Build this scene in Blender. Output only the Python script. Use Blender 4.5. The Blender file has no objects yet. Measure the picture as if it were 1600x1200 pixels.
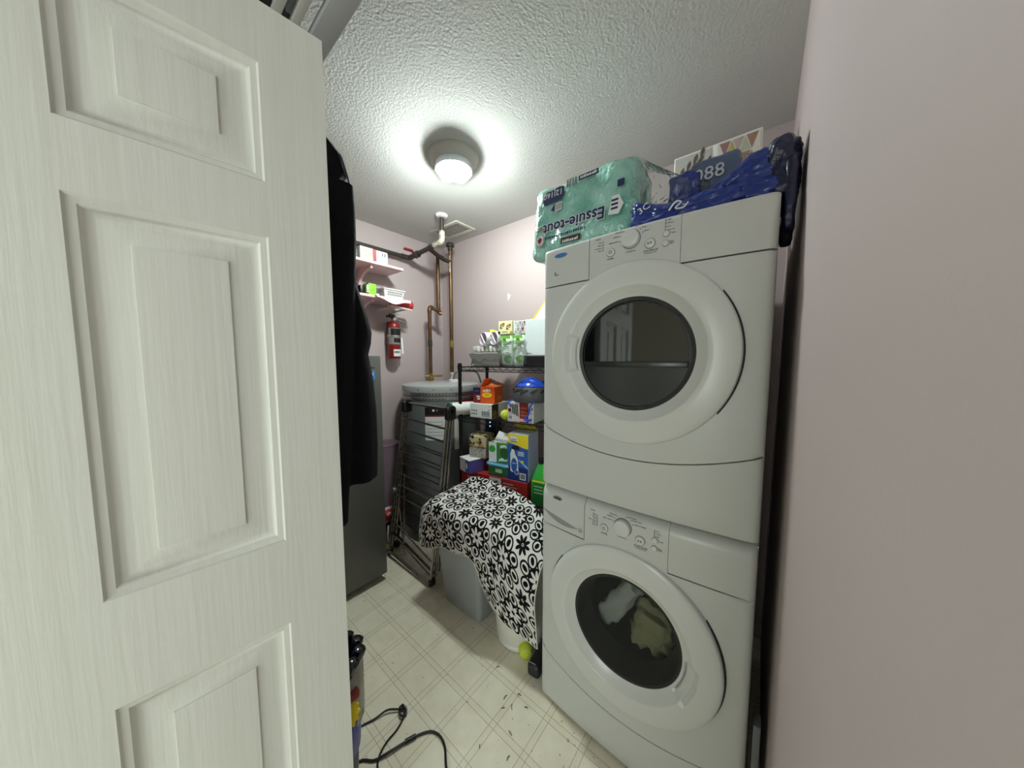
import bpy, bmesh, math, random
import numpy as np
from mathutils import Vector, Matrix, noise as mnoise
random.seed(7)
S = bpy.context.scene
COL = S.collection
PI = math.pi

# ------------------------------------------------------------------ camera, world, lights, exposure
F_PX = 478.0
cam_d = bpy.data.cameras.new('camera'); cam = bpy.data.objects.new('camera', cam_d); COL.objects.link(cam)
cam_d.sensor_width = 36.0; cam_d.lens = 36.0 * F_PX / 1600.0; cam_d.clip_start = 0.01
PITCH = math.atan(36.5 / F_PX); YAW = math.radians(39.2)
cam.location = (0, 0, 1.385)
cam.rotation_euler = (PI / 2 - PITCH, 0, YAW - PI / 2)
S.camera = cam

W = bpy.data.worlds.new('world'); S.world = W; W.use_nodes = True
W.node_tree.nodes['Background'].inputs[0].default_value = (0.8, 0.88, 1.0, 1)
W.node_tree.nodes['Background'].inputs[1].default_value = 0.6

def area_light(name, loc, rot, sx, sy, power, color):
    d = bpy.data.lights.new(name, 'AREA'); d.shape = 'RECTANGLE'; d.size = sx; d.size_y = sy
    d.energy = power; d.color = color
    o = bpy.data.objects.new(name, d); COL.objects.link(o); o.location = loc; o.rotation_euler = rot
    return o
# fill light added in a made-up hall window behind the camera
HALL_FILL_W = 50.0
area_light('hall_fill_light', (-2.62, -0.62, 1.35), (0, -PI / 2, 0), 1.5, 1.8, HALL_FILL_W, (0.90, 1.0, 0.93))
BULB = 530.0

S.view_settings.view_transform = 'Standard'
S.view_settings.look = 'None'
S.view_settings.gamma = 1.0
S.view_settings.use_curve_mapping = False
S.view_settings.exposure = 0.24
# shorter light paths and one shared noise target keep the render quick
S.cycles.use_light_tree = False; S.cycles.max_bounces = 7; S.cycles.glossy_bounces = 3; S.cycles.transparent_max_bounces = 8; S.cycles.adaptive_threshold = 0.035

# ------------------------------------------------------------------ materials
def lin(c):
    r = []
    for v in c[:3]:
        v = v / 255.0
        r.append(v / 12.92 if v <= 0.04045 else ((v + 0.055) / 1.055) ** 2.4)
    return (r[0], r[1], r[2], 1.0)
MATS = {}
def mat(name, rgb, rough=0.5, metal=0.0, bump=None, vary=None, coat=0.0, spec=0.5, emit=None, stretch=None, sheen=0.0):
    if name in MATS: return MATS[name]
    m = bpy.data.materials.new(name); m.use_nodes = True; MATS[name] = m
    nt = m.node_tree; b = nt.nodes['Principled BSDF']
    b.inputs['Base Color'].default_value = lin(rgb)
    b.inputs['Roughness'].default_value = rough; b.inputs['Metallic'].default_value = metal
    b.inputs['Specular IOR Level'].default_value = spec
    if coat: b.inputs['Coat Weight'].default_value = coat; b.inputs['Coat Roughness'].default_value = 0.06
    if sheen: b.inputs['Sheen Weight'].default_value = sheen
    if emit:
        b.inputs['Emission Color'].default_value = lin(emit[0]); b.inputs['Emission Strength'].default_value = emit[1]
    tc = None
    def coords():
        nonlocal tc
        if tc is None:
            t = nt.nodes.new('ShaderNodeTexCoord'); tc = t.outputs['Object']
            if stretch:
                mp = nt.nodes.new('ShaderNodeMapping'); mp.inputs['Scale'].default_value = stretch
                nt.links.new(tc, mp.inputs['Vector']); tc = mp.outputs['Vector']
        return tc
    if vary:   # (rgb2, scale, lo, hi)
        n = nt.nodes.new('ShaderNodeTexNoise'); n.inputs['Scale'].default_value = vary[1]; n.inputs['Detail'].default_value = 5
        nt.links.new(coords(), n.inputs['Vector'])
        rp = nt.nodes.new('ShaderNodeValToRGB')
        rp.color_ramp.elements[0].position = vary[2]; rp.color_ramp.elements[1].position = vary[3]
        rp.color_ramp.elements[0].color = lin(rgb); rp.color_ramp.elements[1].color = lin(vary[0])
        nt.links.new(n.outputs['Fac'], rp.inputs['Fac']); nt.links.new(rp.outputs['Color'], b.inputs['Base Color'])
    if bump:   # (scale, strength, distance)
        n = nt.nodes.new('ShaderNodeTexNoise'); n.inputs['Scale'].default_value = bump[0]; n.inputs['Detail'].default_value = 3
        nt.links.new(coords(), n.inputs['Vector'])
        bp = nt.nodes.new('ShaderNodeBump'); bp.inputs['Strength'].default_value = bump[1]; bp.inputs['Distance'].default_value = bump[2]
        nt.links.new(n.outputs['Fac'], bp.inputs['Height']); nt.links.new(bp.outputs['Normal'], b.inputs['Normal'])
    return m

class NB:
    """tiny helper that writes math-node expressions"""
    def __init__(s, nt): s.nt = nt
    def v(s, x, sock):
        if isinstance(x, (int, float)): sock.default_value = x
        else: s.nt.links.new(x, sock)
    def m(s, op, a, b=None, c=None):
        n = s.nt.nodes.new('ShaderNodeMath'); n.operation = op
        s.v(a, n.inputs[0])
        if b is not None: s.v(b, n.inputs[1])
        if c is not None: s.v(c, n.inputs[2])
        return n.outputs[0]

def film(name, tint, gloss=0.25, rough=0.08, alpha=0.75, bump=None):
    m = bpy.data.materials.new(name); m.use_nodes = True; nt = m.node_tree
    for n in list(nt.nodes): nt.nodes.remove(n)
    out = nt.nodes.new('ShaderNodeOutputMaterial'); mx = nt.nodes.new('ShaderNodeMixShader')
    mx2 = nt.nodes.new('ShaderNodeMixShader')
    tr = nt.nodes.new('ShaderNodeBsdfTransparent'); df = nt.nodes.new('ShaderNodeBsdfDiffuse'); gl = nt.nodes.new('ShaderNodeBsdfGlossy')
    tr.inputs['Color'].default_value = lin(tint); df.inputs['Color'].default_value = lin(tint); gl.inputs['Roughness'].default_value = rough
    mx.inputs[0].default_value = 1 - alpha
    nt.links.new(tr.outputs[0], mx.inputs[1]); nt.links.new(df.outputs[0], mx.inputs[2])
    fr = nt.nodes.new('ShaderNodeLayerWeight'); fr.inputs[0].default_value = gloss
    nt.links.new(fr.outputs['Fresnel'], mx2.inputs[0])
    nt.links.new(mx.outputs[0], mx2.inputs[1]); nt.links.new(gl.outputs[0], mx2.inputs[2])
    if bump:
        tcn = nt.nodes.new('ShaderNodeTexCoord'); n = nt.nodes.new('ShaderNodeTexNoise'); n.inputs['Scale'].default_value = bump[0]
        nt.links.new(tcn.outputs['Object'], n.inputs['Vector'])
        bp = nt.nodes.new('ShaderNodeBump'); bp.inputs['Strength'].default_value = bump[1]; bp.inputs['Distance'].default_value = bump[2]
        nt.links.new(n.outputs['Fac'], bp.inputs['Height'])
        nt.links.new(bp.outputs['Normal'], gl.inputs['Normal']); nt.links.new(bp.outputs['Normal'], fr.inputs['Normal'])
    nt.links.new(mx2.outputs[0], out.inputs[0])
    MATS[name] = m
    return m

M_CEIL = mat('ceiling_stipple', (201, 200, 196), 0.9)
nt = M_CEIL.node_tree; _b = nt.nodes['Principled BSDF']
_tc = nt.nodes.new('ShaderNodeTexCoord')
_n1 = nt.nodes.new('ShaderNodeTexNoise'); _n1.inputs['Scale'].default_value = 120; _n1.inputs['Detail'].default_value = 3; _n1.inputs['Roughness'].default_value = 0.55
_n2 = nt.nodes.new('ShaderNodeTexVoronoi'); _n2.inputs['Scale'].default_value = 105; _n2.feature = 'SMOOTH_F1'
nt.links.new(_tc.outputs['Object'], _n1.inputs['Vector']); nt.links.new(_tc.outputs['Object'], _n2.inputs['Vector'])
_q = NB(nt)
_h = _q.m('ADD', _n1.outputs['Fac'], _q.m('MULTIPLY', _n2.outputs['Distance'], -0.5))
_bp = nt.nodes.new('ShaderNodeBump'); _bp.inputs['Strength'].default_value = 0.42; _bp.inputs['Distance'].default_value = 0.006
nt.links.new(_h, _bp.inputs['Height']); nt.links.new(_bp.outputs['Normal'], _b.inputs['Normal'])

M_PINK = mat('pink_wall_paint', (181, 166, 165), 0.62, bump=(160, 0.12, 0.002), vary=((185, 170, 169), 1.6, 0.35, 0.75))
M_PINKSHELF = mat('pink_shelf_paint', (232, 196, 198), 0.5, bump=(60, 0.1, 0.001))
M_PATCH = mat('white_filler', (238, 233, 228), 0.8)
M_WHITEWALL = mat('hall_white', (226, 222, 214), 0.8)
M_DOOR = mat('door_paint', (226, 227, 221), 0.38, bump=(9, 0.20, 0.003), stretch=(14, 14, 0.6), vary=((219, 219, 211), 5.0, 0.45, 0.95))
M_TRIM = mat('white_trim', (224, 224, 220), 0.45)
M_ENAMEL = mat('white_enamel', (206, 208, 205), 0.28, spec=0.5)
M_ENAMEL2 = mat('white_enamel_door', (216, 218, 215), 0.24)
M_DARKGLASS = mat('dark_window', (16, 18, 19), 0.04, spec=0.9)
M_DARKPANEL = mat('dark_panel', (38, 41, 42), 0.25)
M_BLACK = mat('black_plastic', (14, 14, 15), 0.38)
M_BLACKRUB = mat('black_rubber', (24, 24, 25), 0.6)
M_DRUM = mat('drum_steel', (150, 150, 150), 0.4, 0.9)
M_PRINT = mat('dark_print', (48, 50, 54), 0.6)
M_GREYPRINT = mat('grey_print', (120, 122, 124), 0.6)
M_CHROME = mat('chrome', (214, 216, 218), 0.14, 1.0)
M_STEELTUBE = mat('steel_tube', (150, 146, 138), 0.22, 1.0)
M_BLUEBADGE = mat('blue_badge', (58, 118, 182), 0.2)
M_COPPER = mat('old_copper', (112, 86, 58), 0.4, 0.7, vary=((84, 60, 40), 9, 0.35, 0.7))
M_BRASS = mat('brass', (176, 152, 88), 0.3, 0.9)
M_IRON = mat('black_pipe', (62, 54, 48), 0.5, 0.35)
M_SOLDER = mat('pale_fitting', (205, 202, 186), 0.45, 0.3, vary=((150, 140, 118), 40, 0.45, 0.6))
M_TANK = mat('grey_tank_enamel', (104, 109, 110), 0.3)
M_TANKTOP = mat('pale_grey_tank_lid', (164, 166, 165), 0.35)
M_GALV = mat('galvanised', (176, 180, 180), 0.3, 0.9)
M_WHITE = mat('white_plastic', (232, 232, 228), 0.4)
M_OFFWHITE = mat('soft_white', (222, 220, 210), 0.6)
M_PAPER = mat('paper_white', (226, 228, 228), 0.7)
M_CARD = mat('brown_card', (186, 152, 104), 0.8)
M_RED = mat('red_paint', (126, 26, 28), 0.35)
M_REDBOX = mat('red_carton', (172, 44, 42), 0.5)
M_DARKRED = mat('dark_red_print', (132, 30, 34), 0.55)
M_ORANGE = mat('orange_carton', (226, 92, 24), 0.5)
M_GREEN = mat('green_print', (58, 132, 62), 0.5)
M_LIME = mat('lime_card', (140, 205, 48), 0.5)
M_GREENBOT = mat('green_bottle', (52, 168, 62), 0.25)
M_TEAL = mat('teal_plastic', (96, 178, 186), 0.35)
M_YELLOW = mat('yellow_print', (236, 214, 40), 0.5)
M_TENNIS = mat('tennis_felt', (206, 222, 62), 0.95, bump=(300, 0.4, 0.002))
M_BLUE = mat('blue_print', (40, 92, 172), 0.5)
M_NAVY = mat('navy_print', (30, 40, 84), 0.5)
M_HELMBLUE = mat('helmet_blue', (28, 78, 204), 0.18, coat=0.5)
M_HELMGREY = mat('helmet_foam', (72, 74, 76), 0.55)
M_PURPLE = mat('violet_print', (92, 84, 160), 0.5)
M_LILAC = mat('lilac_plastic', (142, 120, 132), 0.4)
M_FRIDGE = mat('dark_steel', (98, 98, 94), 0.40, 0.3, bump=(40, 0.04, 0.001), stretch=(1, 1, 40))
M_COAT = mat('black_coat_fabric', (9, 9, 14), 0.85, bump=(38, 0.4, 0.005), spec=0.25)
M_COATTRIM = mat('coat_piping', (64, 66, 80), 0.5)
M_BINGREY = mat('grey_bin_plastic', (168, 174, 177), 0.42, bump=(120, 0.05, 0.001))
M_BAGBLUE = mat('blue_plastic_bag', (24, 50, 132), 0.3, bump=(26, 0.7, 0.01), coat=0.3)
M_BAGNAVY = mat('navy_plastic_bag', (14, 20, 58), 0.32, bump=(26, 0.7, 0.01), coat=0.2)
M_TEALWRAP = mat('teal_wrap', (156, 206, 194), 0.3, bump=(22, 1.0, 0.02), vary=((104, 170, 154), 9, 0.40, 0.66), coat=1.0)
_wn = M_TEALWRAP.node_tree; _wb = [n for n in _wn.nodes if n.type == 'BUMP'][0]
_wn.links.new(_wb.outputs['Normal'], _wn.nodes['Principled BSDF'].inputs['Coat Normal'])
M_LEATHER = mat('brown_dark', (70, 52, 44), 0.6)

FILM = film('clear_film', (246, 248, 248), 0.16, 0.10, 0.93, bump=(46, 0.9, 0.012))
GLASS = film('door_glass', (214, 218, 216), 0.10, 0.03, 0.97)
BINCLEAR = film('clear_dust_bin', (206, 200, 182), 0.4, 0.06, 0.55)

# vinyl floor: cream sheet printed with a lattice of doubled lines
def floor_material():
    m = bpy.data.materials.new('vinyl_floor'); m.use_nodes = True; nt = m.node_tree; b = nt.nodes['Principled BSDF']
    q = NB(nt)
    g = nt.nodes.new('ShaderNodeNewGeometry'); sp = nt.nodes.new('ShaderNodeSeparateXYZ'); nt.links.new(g.outputs['Position'], sp.inputs[0])
    def lines(c, off):
        t = q.m('ABSOLUTE', q.m('SUBTRACT', q.m('FRACT', q.m('ADD', q.m('DIVIDE', q.m('SUBTRACT', c, off), 0.149), 0.5)), 0.5))
        d = q.m('ABSOLUTE', q.m('SUBTRACT', q.m('MULTIPLY', t, 0.149), 0.0115))
        ln = q.m('SUBTRACT', 1.0, q.m('MINIMUM', q.m('DIVIDE', d, 0.0016), 1.0))
        band = q.m('LESS_THAN', q.m('MULTIPLY', t, 0.149), 0.0115)
        return ln, band
    la, ba = lines(sp.outputs['X'], 0.631); lb, bb = lines(sp.outputs['Y'], 1.326)
    ln = q.m('MAXIMUM', la, lb); bd = q.m('MAXIMUM', ba, bb)
    n = nt.nodes.new('ShaderNodeTexNoise'); n.inputs['Scale'].default_value = 14; n.inputs['Detail'].default_value = 6
    nt.links.new(g.outputs['Position'], n.inputs['Vector'])
    n2 = nt.nodes.new('ShaderNodeTexNoise'); n2.inputs['Scale'].default_value = 55; n2.inputs['Detail'].default_value = 2
    nt.links.new(g.outputs['Position'], n2.inputs['Vector'])
    rp = nt.nodes.new('ShaderNodeValToRGB'); rp.color_ramp.elements[0].color = lin((240, 235, 214)); rp.color_ramp.elements[1].color = lin((231, 224, 198))
    rp.color_ramp.elements[0].position = .35; rp.color_ramp.elements[1].position = .7
    nt.links.new(n.outputs['Fac'], rp.inputs['Fac'])
    mx = nt.nodes.new('ShaderNodeMixRGB'); mx.inputs[2].default_value = lin((226, 214, 188)); nt.links.new(rp.outputs[0], mx.inputs[1])
    nt.links.new(q.m('MULTIPLY', bd, 0.18), mx.inputs[0])
    mx2 = nt.nodes.new('ShaderNodeMixRGB'); mx2.inputs[2].default_value = lin((120, 108, 82)); nt.links.new(mx.outputs[0], mx2.inputs[1])
    nt.links.new(q.m('MULTIPLY', ln, 0.75), mx2.inputs[0])
    sp2 = q.m('GREATER_THAN', n2.outputs['Fac'], 0.715)
    mx3 = nt.nodes.new('ShaderNodeMixRGB'); mx3.inputs[2].default_value = lin((110, 98, 74)); nt.links.new(mx2.outputs[0], mx3.inputs[1])
    nt.links.new(q.m('MULTIPLY', sp2, 0.6), mx3.inputs[0])
    nt.links.new(mx3.outputs[0], b.inputs['Base Color']); b.inputs['Roughness'].default_value = 0.45
    bp = nt.nodes.new('ShaderNodeBump'); bp.inputs['Strength'].default_value = 0.08; bp.inputs['Distance'].default_value = 0.002
    nt.links.new(n2.outputs['Fac'], bp.inputs['Height']); nt.links.new(bp.outputs['Normal'], b.inputs['Normal'])
    return m
M_FLOOR = floor_material()

# towel: woven black and white flower pattern on the cloth's own UVs
def towel_material():
    m = bpy.data.materials.new('flower_towel'); m.use_nodes = True; nt = m.node_tree; b = nt.nodes['Principled BSDF']
    q = NB(nt)
    uv = nt.nodes.new('ShaderNodeUVMap'); sp = nt.nodes.new('ShaderNodeSeparateXYZ'); nt.links.new(uv.outputs[0], sp.inputs[0])
    P = 0.195
    def cell(off):
        fx = q.m('SUBTRACT', q.m('FRACT', q.m('ADD', q.m('DIVIDE', sp.outputs['X'], P), off)), 0.5)
        fy = q.m('SUBTRACT', q.m('FRACT', q.m('ADD', q.m('DIVIDE', sp.outputs['Y'], P), off)), 0.5)
        r = q.m('SQRT', q.m('ADD', q.m('MULTIPLY', fx, fx), q.m('MULTIPLY', fy, fy)))
        th = q.m('ARCTAN2', fy, fx)
        return r, th
    def sector(r, th, n, ph):
        w = 2 * PI / n
        t = q.m('MULTIPLY', q.m('SUBTRACT', q.m('FRACT', q.m('ADD', q.m('DIVIDE', th, w), ph)), 0.5), w)
        return q.m('MULTIPLY', r, q.m('COSINE', t)), q.m('MULTIPLY', r, q.m('SINE', t))
    def ell(x, y, cx, a, bb):
        ex = q.m('DIVIDE', q.m('SUBTRACT', x, cx), a); ey = q.m('DIVIDE', y, bb)
        return q.m('SQRT', q.m('ADD', q.m('MULTIPLY', ex, ex), q.m('MULTIPLY', ey, ey)))
    rA, tA = cell(0.0); rB, tB = cell(0.5)
    x8, y8 = sector(rA, tA, 8, 0.0)
    # big ring of eight loops
    dl = ell(x8, y8, 0.356, 0.148, 0.138)
    loop_line = q.m('MULTIPLY', q.m('LESS_THAN', dl, 1.0), q.m('GREATER_THAN', dl, 0.72))
    leaf = q.m('LESS_THAN', ell(x8, y8, 0.360, 0.078, 0.050), 1.0)
    in_loop = q.m('LESS_THAN', dl, 1.0)
    # centre: black disc with white petals
    disc = q.m('LESS_THAN', rA, 0.25)
    xs, ys = sector(rA, tA, 8, 0.5)
    pet = q.m('LESS_THAN', ell(xs, ys, 0.125, 0.085, 0.036), 1.0)
    centre = q.m('MULTIPLY', disc, q.m('SUBTRACT', 1.0, pet))
    centre = q.m('MULTIPLY', centre, q.m('SUBTRACT', 1.0, in_loop))
    # second flower: black petals on white
    xb, yb = sector(rB, tB, 8, 0.5)
    petb = q.m('LESS_THAN', ell(xb, yb, 0.122, 0.092, 0.040), 1.0)
    dot = q.m('LESS_THAN', rB, 0.018)
    blk = q.m('MAXIMUM', q.m('MAXIMUM', loop_line, leaf), q.m('MAXIMUM', centre, q.m('MAXIMUM', petb, dot)))
    mx = nt.nodes.new('ShaderNodeMixRGB'); mx.inputs[1].default_value = lin((224, 221, 217)); mx.inputs[2].default_value = lin((17, 16, 18))
    nt.links.new(blk, mx.inputs[0]); nt.links.new(mx.outputs[0], b.inputs['Base Color'])
    b.inputs['Roughness'].default_value = 0.95; b.inputs['Specular IOR Level'].default_value = 0.2
    g = nt.nodes.new('ShaderNodeTexNoise'); g.inputs['Scale'].default_value = 500; nt.links.new(uv.outputs[0], g.inputs['Vector'])
    bp = nt.nodes.new('ShaderNodeBump'); bp.inputs['Strength'].default_value = 0.35; bp.inputs['Distance'].default_value = 0.002
    nt.links.new(g.outputs['Fac'], bp.inputs['Height']); nt.links.new(bp.outputs['Normal'], b.inputs['Normal'])
    return m
M_TOWEL = towel_material()

def cells_material(name, c1, c2, c3, scale, line=(232, 230, 222), lw=0.06):
    """flat carton print: irregular coloured patches with pale joints"""
    m = bpy.data.materials.new(name); m.use_nodes = True; nt = m.node_tree; b = nt.nodes['Principled BSDF']; q = NB(nt)
    tc = nt.nodes.new('ShaderNodeTexCoord')
    v = nt.nodes.new('ShaderNodeTexVoronoi'); v.inputs['Scale'].default_value = scale; nt.links.new(tc.outputs['Object'], v.inputs['Vector'])
    e = nt.nodes.new('ShaderNodeTexVoronoi'); e.feature = 'DISTANCE_TO_EDGE'; e.inputs['Scale'].default_value = scale; nt.links.new(tc.outputs['Object'], e.inputs['Vector'])
    sp = nt.nodes.new('ShaderNodeSeparateColor'); nt.links.new(v.outputs['Color'], sp.inputs[0])
    rp = nt.nodes.new('ShaderNodeValToRGB'); rp.color_ramp.interpolation = 'CONSTANT'
    rp.color_ramp.elements[0].color = lin(c1); rp.color_ramp.elements[1].color = lin(c2); rp.color_ramp.elements[1].position = .4
    el = rp.color_ramp.elements.new(.7); el.color = lin(c3)
    nt.links.new(sp.outputs[0], rp.inputs['Fac'])
    mx = nt.nodes.new('ShaderNodeMixRGB'); mx.inputs[2].default_value = lin(line); nt.links.new(rp.outputs[0], mx.inputs[1])
    nt.links.new(q.m('LESS_THAN', e.outputs['Distance'], lw), mx.inputs[0]); nt.links.new(mx.outputs[0], b.inputs['Base Color'])
    b.inputs['Roughness'].default_value = 0.5
    return m
M_TISSUEGOLD = cells_material('gold_floral_print', (206, 190, 146), (40, 34, 28), (150, 116, 58), 46, (206, 192, 152), 0.05)
M_TISSUEGREY = cells_material('grey_lace_print', (150, 144, 134), (176, 170, 158), (128, 122, 112), 70, (196, 190, 178), 0.06)
M_WIPES = cells_material('green_wipes_print', (206, 224, 204), (226, 236, 226), (150, 190, 138), 24, (228, 236, 228), 0.03)

# ------------------------------------------------------------------ mesh helpers
ORG = {}
def link(name, verts, faces, m, parent=None, smooth=True, angle=35, origin=None):
    verts = [Vector(v) for v in verts]
    if parent is not None: org = ORG[parent.name]
    elif origin is not None: org = Vector(origin)
    else:
        lo = [min(v[i] for v in verts) for i in range(3)]; hi = [max(v[i] for v in verts) for i in range(3)]
        org = Vector(((lo[0] + hi[0]) / 2, (lo[1] + hi[1]) / 2, lo[2]))
    me = bpy.data.meshes.new(name)
    me.from_pydata([v - org for v in verts], [], faces)
    me.validate(); me.update()
    bm = bmesh.new(); bm.from_mesh(me); bmesh.ops.recalc_face_normals(bm, faces=bm.faces); bm.to_mesh(me); bm.free()
    if smooth:
        for p in me.polygons: p.use_smooth = True
        me.set_sharp_from_angle(angle=math.radians(angle))
    if m is not None: me.materials.append(m)
    o = bpy.data.objects.new(name, me); COL.objects.link(o)
    if parent is not None: o.parent = parent
    else: o.location = org
    ORG[o.name] = org
    return o
def tag(o, label, cat, group=None):
    o['label'] = label; o['category'] = cat
    if group: o['group'] = group
    return o
def thing(name, label, cat, loc, group=None):
    o = bpy.data.objects.new(name, None); COL.objects.link(o); o.location = loc; ORG[o.name] = Vector(loc)
    o.empty_display_size = 0.05
    return tag(o, label, cat, group)
def struct(o): o['kind'] = 'structure'; return o

def J(*parts):
    V, Fc = [], []
    for v, f in parts:
        k = len(V); V += list(v); Fc += [tuple(i + k for i in q) for q in f]
    return V, Fc
def bx(lo, hi, bev=0.0, seg=2, mtx=None):
    bm = bmesh.new(); bmesh.ops.create_cube(bm, size=1.0)
    s = [hi[i] - lo[i] for i in range(3)]; c = [(hi[i] + lo[i]) / 2 for i in range(3)]
    for v in bm.verts: v.co = Vector((v.co.x * s[0] + c[0], v.co.y * s[1] + c[1], v.co.z * s[2] + c[2]))
    if bev > 0:
        bmesh.ops.bevel(bm, geom=list(bm.edges), offset=min(bev, min(s) * 0.49), segments=seg, affect='EDGES', profile=0.5)
    if mtx is not None: bmesh.ops.transform(bm, matrix=mtx, verts=bm.verts)
    bm.verts.index_update()
    V = [v.co.copy() for v in bm.verts]; Fc = [tuple(v.index for v in f.verts) for f in bm.faces]
    bm.free(); return V, Fc
def catmull(pts, n=8, closed=False):
    pts = [Vector(p) for p in pts]; out = []
    N = len(pts); rng = range(N if closed else N - 1)
    for i in rng:
        if closed: p0, p1, p2, p3 = pts[(i - 1) % N], pts[i], pts[(i + 1) % N], pts[(i + 2) % N]
        else: p0, p1, p2, p3 = pts[max(i - 1, 0)], pts[i], pts[i + 1], pts[min(i + 2, N - 1)]
        for k in range(n):
            t = k / n
            out.append(0.5 * ((2 * p1) + (p2 - p0) * t + (2 * p0 - 5 * p1 + 4 * p2 - p3) * t * t + (3 * p1 - p0 - 3 * p2 + p3) * t ** 3))
    if not closed: out.append(pts[-1])
    return out
def tube(path, r, n=10, caps=True):
    path = [Vector(p) for p in path]; R_ = r if isinstance(r, (list, tuple)) else [r] * len(path)
    V, Fc = [], []; up = None
    for i, p in enumerate(path):
        a = path[max(i - 1, 0)]; b = path[min(i + 1, len(path) - 1)]
        t = (b - a).normalized()
        if up is None:
            up = Vector((0, 0, 1)) if abs(t.z) < 0.9 else Vector((1, 0, 0))
        up = (up - t * up.dot(t)).normalized(); s = t.cross(up)
        for k in range(n):
            ang = 2 * PI * k / n
            V.append(p + (up * math.cos(ang) + s * math.sin(ang)) * R_[i])
    for i in range(len(path) - 1):
        for k in range(n):
            Fc.append((i * n + k, i * n + (k + 1) % n, (i + 1) * n + (k + 1) % n, (i + 1) * n + k))
    if caps:
        Fc.append(tuple(range(n - 1, -1, -1))); Fc.append(tuple(range((len(path) - 1) * n, len(path) * n)))
    return V, Fc
def lathe(prof, c, axis='z', n=32, cap=True, arc=None):
    """prof = [(r, h)], revolved about the axis through c"""
    V, Fc = [], []; c = Vector(c)
    for r, h in prof:
        for k in range(n):
            a = 2 * PI * k / n
            if axis == 'z': V.append(c + Vector((r * math.cos(a), r * math.sin(a), h)))
            elif axis == 'x': V.append(c + Vector((h, r * math.cos(a), r * math.sin(a))))
            else: V.append(c + Vector((r * math.cos(a), h, r * math.sin(a))))
    for i in range(len(prof) - 1):
        for k in range(n):
            Fc.append((i * n + k, i * n + (k + 1) % n, (i + 1) * n + (k + 1) % n, (i + 1) * n + k))
    if cap:
        if prof[0][0] > 1e-6: Fc.append(tuple(range(n - 1, -1, -1)))
        if prof[-1][0] > 1e-6: Fc.append(tuple(range((len(prof) - 1) * n, len(prof) * n)))
    return V, Fc
def axial(prof, p, d, n=20, cap=True):
    """prof revolved about the direction d from point p"""
    V, Fc = lathe(prof, (0, 0, 0), 'z', n, cap)
    q = Vector((0, 0, 1)).rotation_difference(Vector(d).normalized())
    return [q @ v + Vector(p) for v in V], Fc
def grid(P, closed_u=False):
    """P[i][j] points -> mesh"""
    nr, nc = len(P), len(P[0]); V = [Vector(p) for row in P for p in row]; Fc = []
    for i in range(nr - 1):
        for j in range(nc - 1 + (1 if closed_u else 0)):
            j2 = (j + 1) % nc
            Fc.append((i * nc + j, i * nc + j2, (i + 1) * nc + j2, (i + 1) * nc + j))
    return V, Fc
def rbox(c, half, rad, n=10, amp=0.0, freq=8.0, seed=0.0, mtx=None, shape=None):
    """rounded, lumpy box"""
    bm = bmesh.new(); bmesh.ops.create_cube(bm, size=2.0)
    bmesh.ops.subdivide_edges(bm, edges=list(bm.edges), cuts=n, use_grid_fill=True)
    c = Vector(c); h = Vector(half)
    for v in bm.verts:
        p = Vector((v.co.x * h.x, v.co.y * h.y, v.co.z * h.z))
        inner = Vector([max(-(h[i] - rad), min(h[i] - rad, p[i])) for i in range(3)])
        d = p - inner
        q = inner + d.normalized() * rad if d.length > 1e-9 else p
        if amp:
            nn = d.normalized() if d.length > 1e-9 else Vector((0, 0, 1))
            q += nn * amp * mnoise.noise(q * freq + Vector((seed, seed * 1.7, seed * .6)))
        if shape: q = shape(q, h)
        v.co = q + c
    if mtx is not None: bmesh.ops.transform(bm, matrix=mtx, verts=bm.verts)
    bm.verts.index_update()
    V = [v.co.copy() for v in bm.verts]; Fc = [tuple(v.index for v in f.verts) for f in bm.faces]
    bm.free(); return V, Fc
def about(p, ax, deg):
    p = Vector(p); return Matrix.Translation(p) @ Matrix.Rotation(math.radians(deg), 4, ax) @ Matrix.Translation(-p)

class Fr:
    """a flat face: origin at its lower left, u to the right, v up"""
    def __init__(s, o, u, v): s.o = Vector(o); s.u = Vector(u).normalized(); s.v = Vector(v).normalized(); s.n = s.u.cross(s.v)
    def p(s, u, v, d=0.0): return s.o + s.u * u + s.v * v + s.n * d
def patch(fr, poly, m, parent, name='print', d=0.0008, label=None, thick=0.0004):
    k = len(poly)
    V = [fr.p(u, v, d) for u, v in poly] + [fr.p(u, v, d - thick) for u, v in poly]
    Fc = [tuple(range(k)), tuple(range(2 * k - 1, k - 1, -1))] + [(i, (i + 1) % k, k + (i + 1) % k, k + i) for i in range(k)]
    o = link(name, V, Fc, m, parent, smooth=False)
    if label: o['label'] = label
    return o
def rect(u0, v0, u1, v1): return [(u0, v0), (u1, v0), (u1, v1), (u0, v1)]
def disc(cu, cv, r, n=20, ry=None): return [(cu + r * math.cos(2 * PI * k / n), cv + (ry or r) * math.sin(2 * PI * k / n)) for k in range(n)]
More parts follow.
